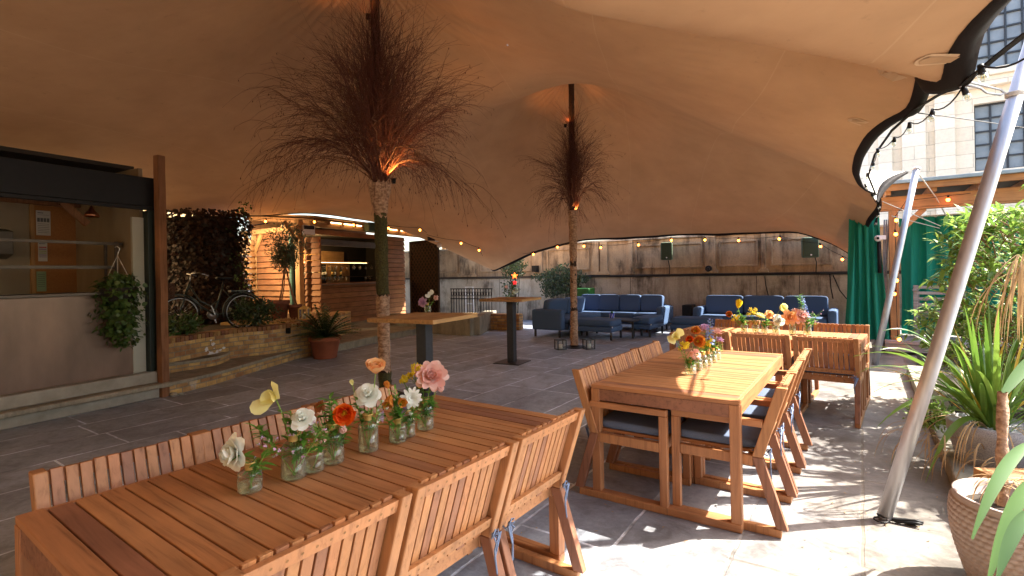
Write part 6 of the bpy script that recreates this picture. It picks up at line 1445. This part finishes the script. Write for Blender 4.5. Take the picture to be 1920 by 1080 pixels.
m = MB(); 
for k in range(3): m.tube([(P0+S*(-.13+.03*k)+D*.02*k)+Z*.3, (P0+S*(-.15+.02*k))+Z*1.4, (P0+S*(-.12+.03*k))+Z*2.3], .012, 6)
tag(m.build('downpipe_cables', mat('grey cable', (.3,.3,.32), (.1,.1,.11), 4, .6)), 'bundle of grey and black cables left of the pergola post', 'cables')
q = P0+S*-.22+D*-.1+Z*1.98; t = thing('security_camera', 'small white dome security camera on a black stalk beside the pergola post', 'camera', q); m = MB(); m.ball((0,0,0), .055, 14, 9); m.box(.0,.12,-.03,.03,-.02,.05); m.build('housing', M['whitep'], t); m = MB(); m.tube([(.02,0,-.06),(.02,0,-.6)], .03, 10); m.ball((-.03,-.045,0), .022); m.build('stalk', M['black'], t)
# bench in the pergola
bq = P0+S*.30+D*.28+Z*.24; be = thing('garden_bench', 'silvered slatted wooden bench seen sideways on the pergola deck', 'bench', bq, -TH-.12); w_ = .62
for x in (0, w_): m = MB(); m.box(x-.03,x+.03,0,.06,0,.92 if x else .92); m.box(x-.03,x+.03,.48,.54,0,.8); m.build('leg', M['greywood'], be, .008)
m = MB()
for zq in (.44,.56,.66,.76,.86): m.box(.03, w_-.03, .005, .03, zq, zq+.05)
m.build('backrest', M['greywood'], be, .005); m = MB()
for k in range(6): m.box(-.02, w_+.02, .07+k*.08, .13+k*.08, .36, .385)
m.build('seat', M['greywood'], be, .005); m = MB(); m.box(-.04,.04,-.02,.56,.82,.85); m.box(w_-.04,w_+.04,-.02,.56,.925,.955); m.build('armrest', M['greywood'], be, .006)
# cream building behind
F8 = Frame(hitb(1560,300,26), hitb(1900,300,26)); bl = thing('stone_building', 'tall cream stone building with steel framed windows behind the pergola', 'building', F8.A, F8.rz)
x0_ = F8(1612,300)[0]; m = MB(); H_ = 17
wins = []
wa, wt = F8(1826,196); wb = F8(1826,322)[1]; wr_ = wa+3.3
ua, ub = F8(1840,131); ut = ub+3.6
m.box(x0_, wa, 0, 1, 0, H_); m.box(wa, wr_, 0, 1, 0, wb); m.box(wa, wr_, 0, 1, wt, ub); m.box(wa, wr_, 0, 1, ut, H_); m.box(wr_, wr_+6, 0, 1, 0, H_); m.build('wall', M['cream'], bl)
m = MB()
for u0, u1 in ((1646,1672),(1690,1735),(1752,1790)):
    xa, xb = F8(u0, 250)[0], F8(u1, 250)[0]; m.box(xa, xb, -.18, -.002, 0, ub-.75)
m.build('pilaster', M['cream'], bl, .03)
m = MB(); m.box(x0_, wr_+6, -.30, -.003, ub-.7, ub-.35); m.box(x0_, wr_+6, -.42, -.004, ub-.348, ub-.2); m.box(wa-.1, wr_+.1, -.2, -.005, ub-.198, ub-.02); m.box(wa-.15, wr_+.15, -.14, -.0052, wb-.15, wb-.005)
m.build('cornice', M['cream'], bl, .02)
for (xa, za, xb, zb4, nx, nz) in ((wa, wb, wr_, wt, 7, 5), (wa, ub, wr_, ut, 7, 7)):
    m = MB(); m.box(xa, xb, .30, .34, za, zb4); wn = m.build('window', M['gl_win'], bl); m = MB()
    for i in range(nx+1): x = xa+.03+(xb-xa-.06)*i/nx; m.box(x-.028, x+.028, .22, .295, za, zb4)
    for i in range(nz+1): zq = za+.03+(zb4-za-.06)*i/nz; m.box(xa+.002, xb-.002, .225, .29, zq-.028, zq+.028)
    m.build('glazing_bars', M['charcoal'], wn)
# ---------------- planting on the right ----------------
def shrub(p, label, R_, n, seed, H_, L=.09):
    t = thing('laurel_shrub', label, 'shrub', p); r_ = random.Random(seed); m = MB(); st_ = MB()
    nb_ = n//11
    for i in range(nb_):
        a = r_.uniform(0, 6.28); zq = r_.uniform(.12, 1)**.8*H_; prof = R_*(.55+.55*math.sin(math.pi*min(1,(zq/H_)*.85+.12)))*(1+.15*math.sin(3*a+zq*3)); rr_ = prof*math.sqrt(r_.uniform(.08,1.08)); q = Vector((rr_*math.cos(a), rr_*math.sin(a), zq)); d = Vector((math.cos(a)+r_.gauss(0,.4), math.sin(a)+r_.gauss(0,.4), r_.uniform(.0,1.1))).normalized()
        Lb = r_.uniform(.14,.26); e = q+d*Lb; st_.tube([q-d*.15, q, e], [.005,.004,.002], 4)
        for k in range(11):
            t_ = k/10; pp = q.lerp(e, t_); o = Vector((r_.gauss(0,1), r_.gauss(0,1), r_.gauss(0,.6))).normalized(); l = L*r_.uniform(.7,1.25); m.leaf(pp, d*.7+o*.9, l, l*.34, Vector((0,0,1))+o*.4, 0, .3, 3)
    for i in range(5): a = i*1.3; st_.tube([(.06*math.cos(a), .06*math.sin(a), 0), (.2*math.cos(a), .2*math.sin(a), H_*.45), (.45*R_*math.cos(a), .45*R_*math.sin(a), H_*.9)], [.022,.016,.006], 7)
    m.build('foliage', M['leaf'], t); st_.build('branches', M['branch'], t)
q = G(1860, 740); q = Vector((5.0, 4.85, .05)); shrub(q, 'tall bright green leafy shrub filling the right of the frame behind the thick pole', .74, 6500, 21, 1.95, .10)
shrub(Vector((5.15, 5.2, .05)), 'lower bright green bush in front of the tall shrub by the raised bed', .45, 1500, 33, .85, .06)
shrub(Vector((7.1, 6.1, .05)), 'second leafy shrub behind the tall one at the right frame edge', .8, 1200, 43, 1.9)
shrub(Vector((5.0, 3.8, .05)), 'leafy shrub just outside the right edge shading the thick pole', .72, 3000, 53, 2.5, .1)
# raised bed edging of stone
m = MB(); e0, e1 = G(1700,705), G(1795,950); e0.z = e1.z = 0; ed = (e0-e1).normalized(); er = Vector((ed.y, -ed.x, 0)); p = e1-ed*1.3; L_ = (e0-e1).length+1.5
for k in range(5): m.bar(p+ed*(L_*k/5+.01)+er*.12+Z*.06, p+ed*(L_*(k+1)/5-.01)+er*.12+Z*.06, .22, .12+R.uniform(-.01,.01))
ob = m.build('bed_edging', M['kerb'], bev=.012); tag(ob, 'row of low stone blocks edging the planting bed on the right', 'bed edging')
m = MB(); bp_ = [p+er*.2+Z*.07, p+ed*(L_+1.5)+er*.2+Z*.07, p+ed*(L_+1.5)+er*1.5+Z*.09, p+er*1.5+Z*.09]; m.add(bp_, [(0,3,2,1)]); m.build('flower_bed', M['soil'])['kind'] = 'structure'
# grey pot with flax
GP = W(1862, 868, 3.55); GP.z = .09
t = thing('grey_planter', 'speckled grey tapered planter on the stone edging', 'planter pot', GP); m = MB(); m.lathe([(0,.005),(.17,0),(.19,.01),(.245,.24),(.25,.305),(.235,.31),(.225,.29),(0,.27)], 48); m.build('pot', M['greypot'], t)
fx = thing('flax_plant', 'strappy green flax with a few yellow leaves growing in the grey planter', 'plant', GP+Z*.28); r_ = random.Random(31)
m = MB(); my = MB(); md = MB()
for i in range(80):
    a = r_.uniform(0, 6.28); el = r_.uniform(.7,1.5); d = Vector((math.cos(a)*math.cos(el), math.sin(a)*math.cos(el), math.sin(el))); p = Vector((math.cos(a)*r_.uniform(0,.12), math.sin(a)*r_.uniform(0,.12), 0))
    (m if i % 9 else my).strap(p, d, r_.uniform(.45,.95), r_.uniform(.018,.032), r_.uniform(.7,2.1)*(1.4-el*.4), 0, 10, r_.uniform(-.5,.5))
for (u, v, Y, L_, wd) in ((1640,800,3.2,0,0),): pass
for i, (tu, tv) in enumerate(((1637,735),(1645,800),(1668,870),(1650,655),(1600,668),(1655,620),(1700,760),(1735,905))):
    base = Vector((-.05,-.02,.02)); tip = W(tu, tv, 3.35+.1*(i%3))-(GP+Z*.28); mid = base.lerp(tip, .5)+Z*(.34+.05*(i%3)); pts = [base*(1-t_)**2+mid*2*t_*(1-t_)+tip*t_*t_ for t_ in [k/12 for k in range(13)]]; vs = []
    for k, p in enumerate(pts):
        t_ = k/12; tg = (pts[min(12,k+1)]-pts[max(0,k-1)]).normalized(); sd = tg.cross(Vector((.2,.4*(-1)**i,1))).normalized(); ww = .021*min(1,.5+t_*2)*(1 if t_ < .6 else max(.04,(1-t_)/.4)); vs += [p-sd*ww, p+Z*-.003, p+sd*ww]
    (my if i in (4,) and 0 else m).add(vs, [(k*3+j, k*3+j+1, (k+1)*3+j+1, (k+1)*3+j) for k in range(12) for j in range(2)], 0, True)
for i in range(18):
    a = r_.uniform(2.2, 5.2); d = Vector((math.cos(a), math.sin(a), .7)).normalized(); md.strap((math.cos(a)*.1, math.sin(a)*.1, 0), d, r_.uniform(.35,.7), .008, r_.uniform(2.5,4), 0, 9)
m.build('leaves', M['strap'], fx); my.build('yellow_leaves', M['strapy'], fx); md.build('dry_leaves', M['strapd'], fx)
bush(W(1745,800,3.9)*1, 'dark ground cover tuft at the foot of the planting bed', .14, .1, 420, 'leaf', .045, 77, 'ground_cover', 'plant')
# dry straw hanging down the bed edge
ds = thing('dry_foliage', 'dry brown strands hanging over the bed edge below the grey planter', 'dry plant', GP+Vector((-.22,-.06,.12))); m = MB()
for i in range(34):
    a = r_.uniform(2.0,4.4); m.strap((r_.uniform(-.12,.05), r_.uniform(-.3,.35), r_.uniform(-.02,.06)), Vector((math.cos(a), math.sin(a)*.5, .6)), r_.uniform(.25,.5), .009, r_.uniform(3,5), 0, 8)
m.build('strands', M['strapd'], ds)
# hanging dry fronds at the right edge
ds = thing('dry_frond', 'bundle of dry yellow fronds hanging at the right frame edge', 'dry plant', W(1912,500,3.2)); m = MB()
for i in range(26): m.strap((r_.gauss(0,.015), r_.gauss(0,.015), r_.uniform(-.02,.08)), Vector((r_.gauss(-.2,.4), r_.gauss(0,.3), -.4)), r_.uniform(.25,.62), .010, 2.5, 0, 7)
m.build('strands', M['strapd'], ds)
# timber sleeper and honeycomb pot with cordyline
q = W(1855,895,3.0); m = MB(); m.box(-.03,.9,-.08,.08,-.07,.03); ob = m.build('timber_sleeper', M['oak'], bev=.008); ob.location = (q.x-.0,q.y,q.z); ob.rotation_euler = (0,0,-.1); tag(ob, 'short weathered timber sleeper behind the honeycomb pot', 'sleeper')
HP = W(1918, 925, 2.3); HP.z = 0; t = thing('honeycomb_planter', 'big taupe ribbed honeycomb planter cut by the bottom right corner', 'planter pot', HP)
m = MB(); n = 240; nzz = 110; Hh = .425; vs = []
for j in range(nzz+1):
    zq = Hh*j/nzz; rb = .175+.078*math.sin(min(1, zq/Hh*1.15)*math.pi*.55) - (.01*max(0,(zq/Hh-.85)/.15))
    for i in range(n):
        q = 2*math.pi*i/n; cell_x = q*48/(2*math.pi)/1.0; row = zq/.026; off = .5*(int(row)%2); fx_ = (cell_x+off)%1-.5; fz_ = row%1-.5; dd_ = max(0, 1-(fx_*fx_*4.2+fz_*fz_*3.6)); rr_ = rb+.010*math.sqrt(dd_)*(1 if zq < Hh-.02 else 0); vs.append((rr_*math.cos(q), rr_*math.sin(q), zq))
m.add(vs, [(j*n+i, j*n+(i+1)%n, (j+1)*n+(i+1)%n, (j+1)*n+i) for j in range(nzz) for i in range(n)], 0, True)
m.lathe([(.243,Hh-.002),(.246,Hh+.01),(.233,Hh+.014),(.222,Hh),(.213,Hh-.06),(0,Hh-.07)], 64); m.build('pot', M['honey'], t)
m = MB(); m.lathe([(0,Hh-.05),(.212,Hh-.055)], 30); m.build('soil', M['soil'], t)
cd = thing('cordyline', 'cut trunk of a cordyline with broad green leaves in the honeycomb planter', 'plant', HP+Z*(Hh-.05)); m = MB()
tp_ = W(1880,735,2.45)-(HP+Z*(Hh-.05)); bs_ = Vector((-.02,.08,0)); trunk_surface(m, [bs_.lerp(tp_, k/26) for k in range(27)], [.021+.002*math.sin(k*.7) for k in range(27)], 14, .16, 5)
m.build('trunk', M['bark'], cd); m = MB(); md = MB()
for (u0, v0, u1, v1, Y0, Y1, wd, bu) in ((1925,835,1822,1010,2.3,2.05,.030,.10),(1935,900,1850,1100,2.1,1.95,.034,.10),(1930,960,1868,1090,1.9,1.8,.03,.06),(1880,738,1990,640,2.45,2.6,.03,.05),(1930,820,1990,760,2.4,2.5,.03,.04)):
    a = W(u0, v0, Y0)-(HP+Z*(Hh-.05)); b = W(u1, v1, Y1)-(HP+Z*(Hh-.05)); c = a.lerp(b, .45)+Z*bu+Vector((-.03,0,0)); vs = []
    for k in range(15):
        t_ = k/14; p = a*(1-t_)**2+c*2*t_*(1-t_)+b*t_*t_; tg = (b-a).normalized(); sd = tg.cross(Vector((.5,-1,.6))).normalized(); up = sd.cross(tg); ww = wd*max(.03, math.sin(math.pi*min(.97,.12+t_*.88))**.7); vs += [p-sd*ww+up*ww*.3, p, p+sd*ww+up*ww*.3]
    m.add(vs, [(k*3+j, k*3+j+1, (k+1)*3+j+1, (k+1)*3+j) for k in range(14) for j in range(2)], 0, True)
m.build('leaves', M['cordy'], cd)
for i in range(40): a = r_.uniform(0,6.28); md.strap((r_.gauss(0,.05), .05+r_.gauss(0,.05), .12), Vector((math.cos(a), math.sin(a), .3)), r_.uniform(.12,.24), .007, 3.5, 0, 7)
md.build('dry_leaves', M['strapd'], cd)
# unseen buildings added on the left and behind the camera to block sky light
for nm_, lb_, bx_ in (('unseen_sky_blocker', 'unseen tall brick building added left beyond the kitchen kiosk to cut sky light', (-13,-9.2,-14,16,0,9)), ('unseen_sky_blocker', 'unseen brick building added behind the camera to cut sky light', (-9.1,5,-12,-6.5,0,9))):
    m = MB(); m.box(*bx_); tag(m.build(nm_, M['brick']), lb_, 'building')
for i in range(3): patch(*((1718,75,2.72,75,.10),(1650,170,4.2,40,.18),(1592,246,5.2,30,.14))[i])
# scattered dead leaves and debris on the paving
lt = MB(); r_ = random.Random(8)
for i in range(70):
    u, v = r_.uniform(1480,1780), r_.uniform(840,1075)
    if r_.random() < .3: u, v = r_.uniform(950,1500), r_.uniform(900,1075)
    q = G(u, v, .004); lt.leaf(q, (r_.gauss(0,1), r_.gauss(0,1), .05), r_.uniform(.01,.03), r_.uniform(.004,.010), (0,0,1), 0, -.1, 2)
tag(lt.build('leaf_litter', M['strapd']), 'scattered dead leaf crumbs on the paving by the thick pole', 'leaf litter', kind='stuff')
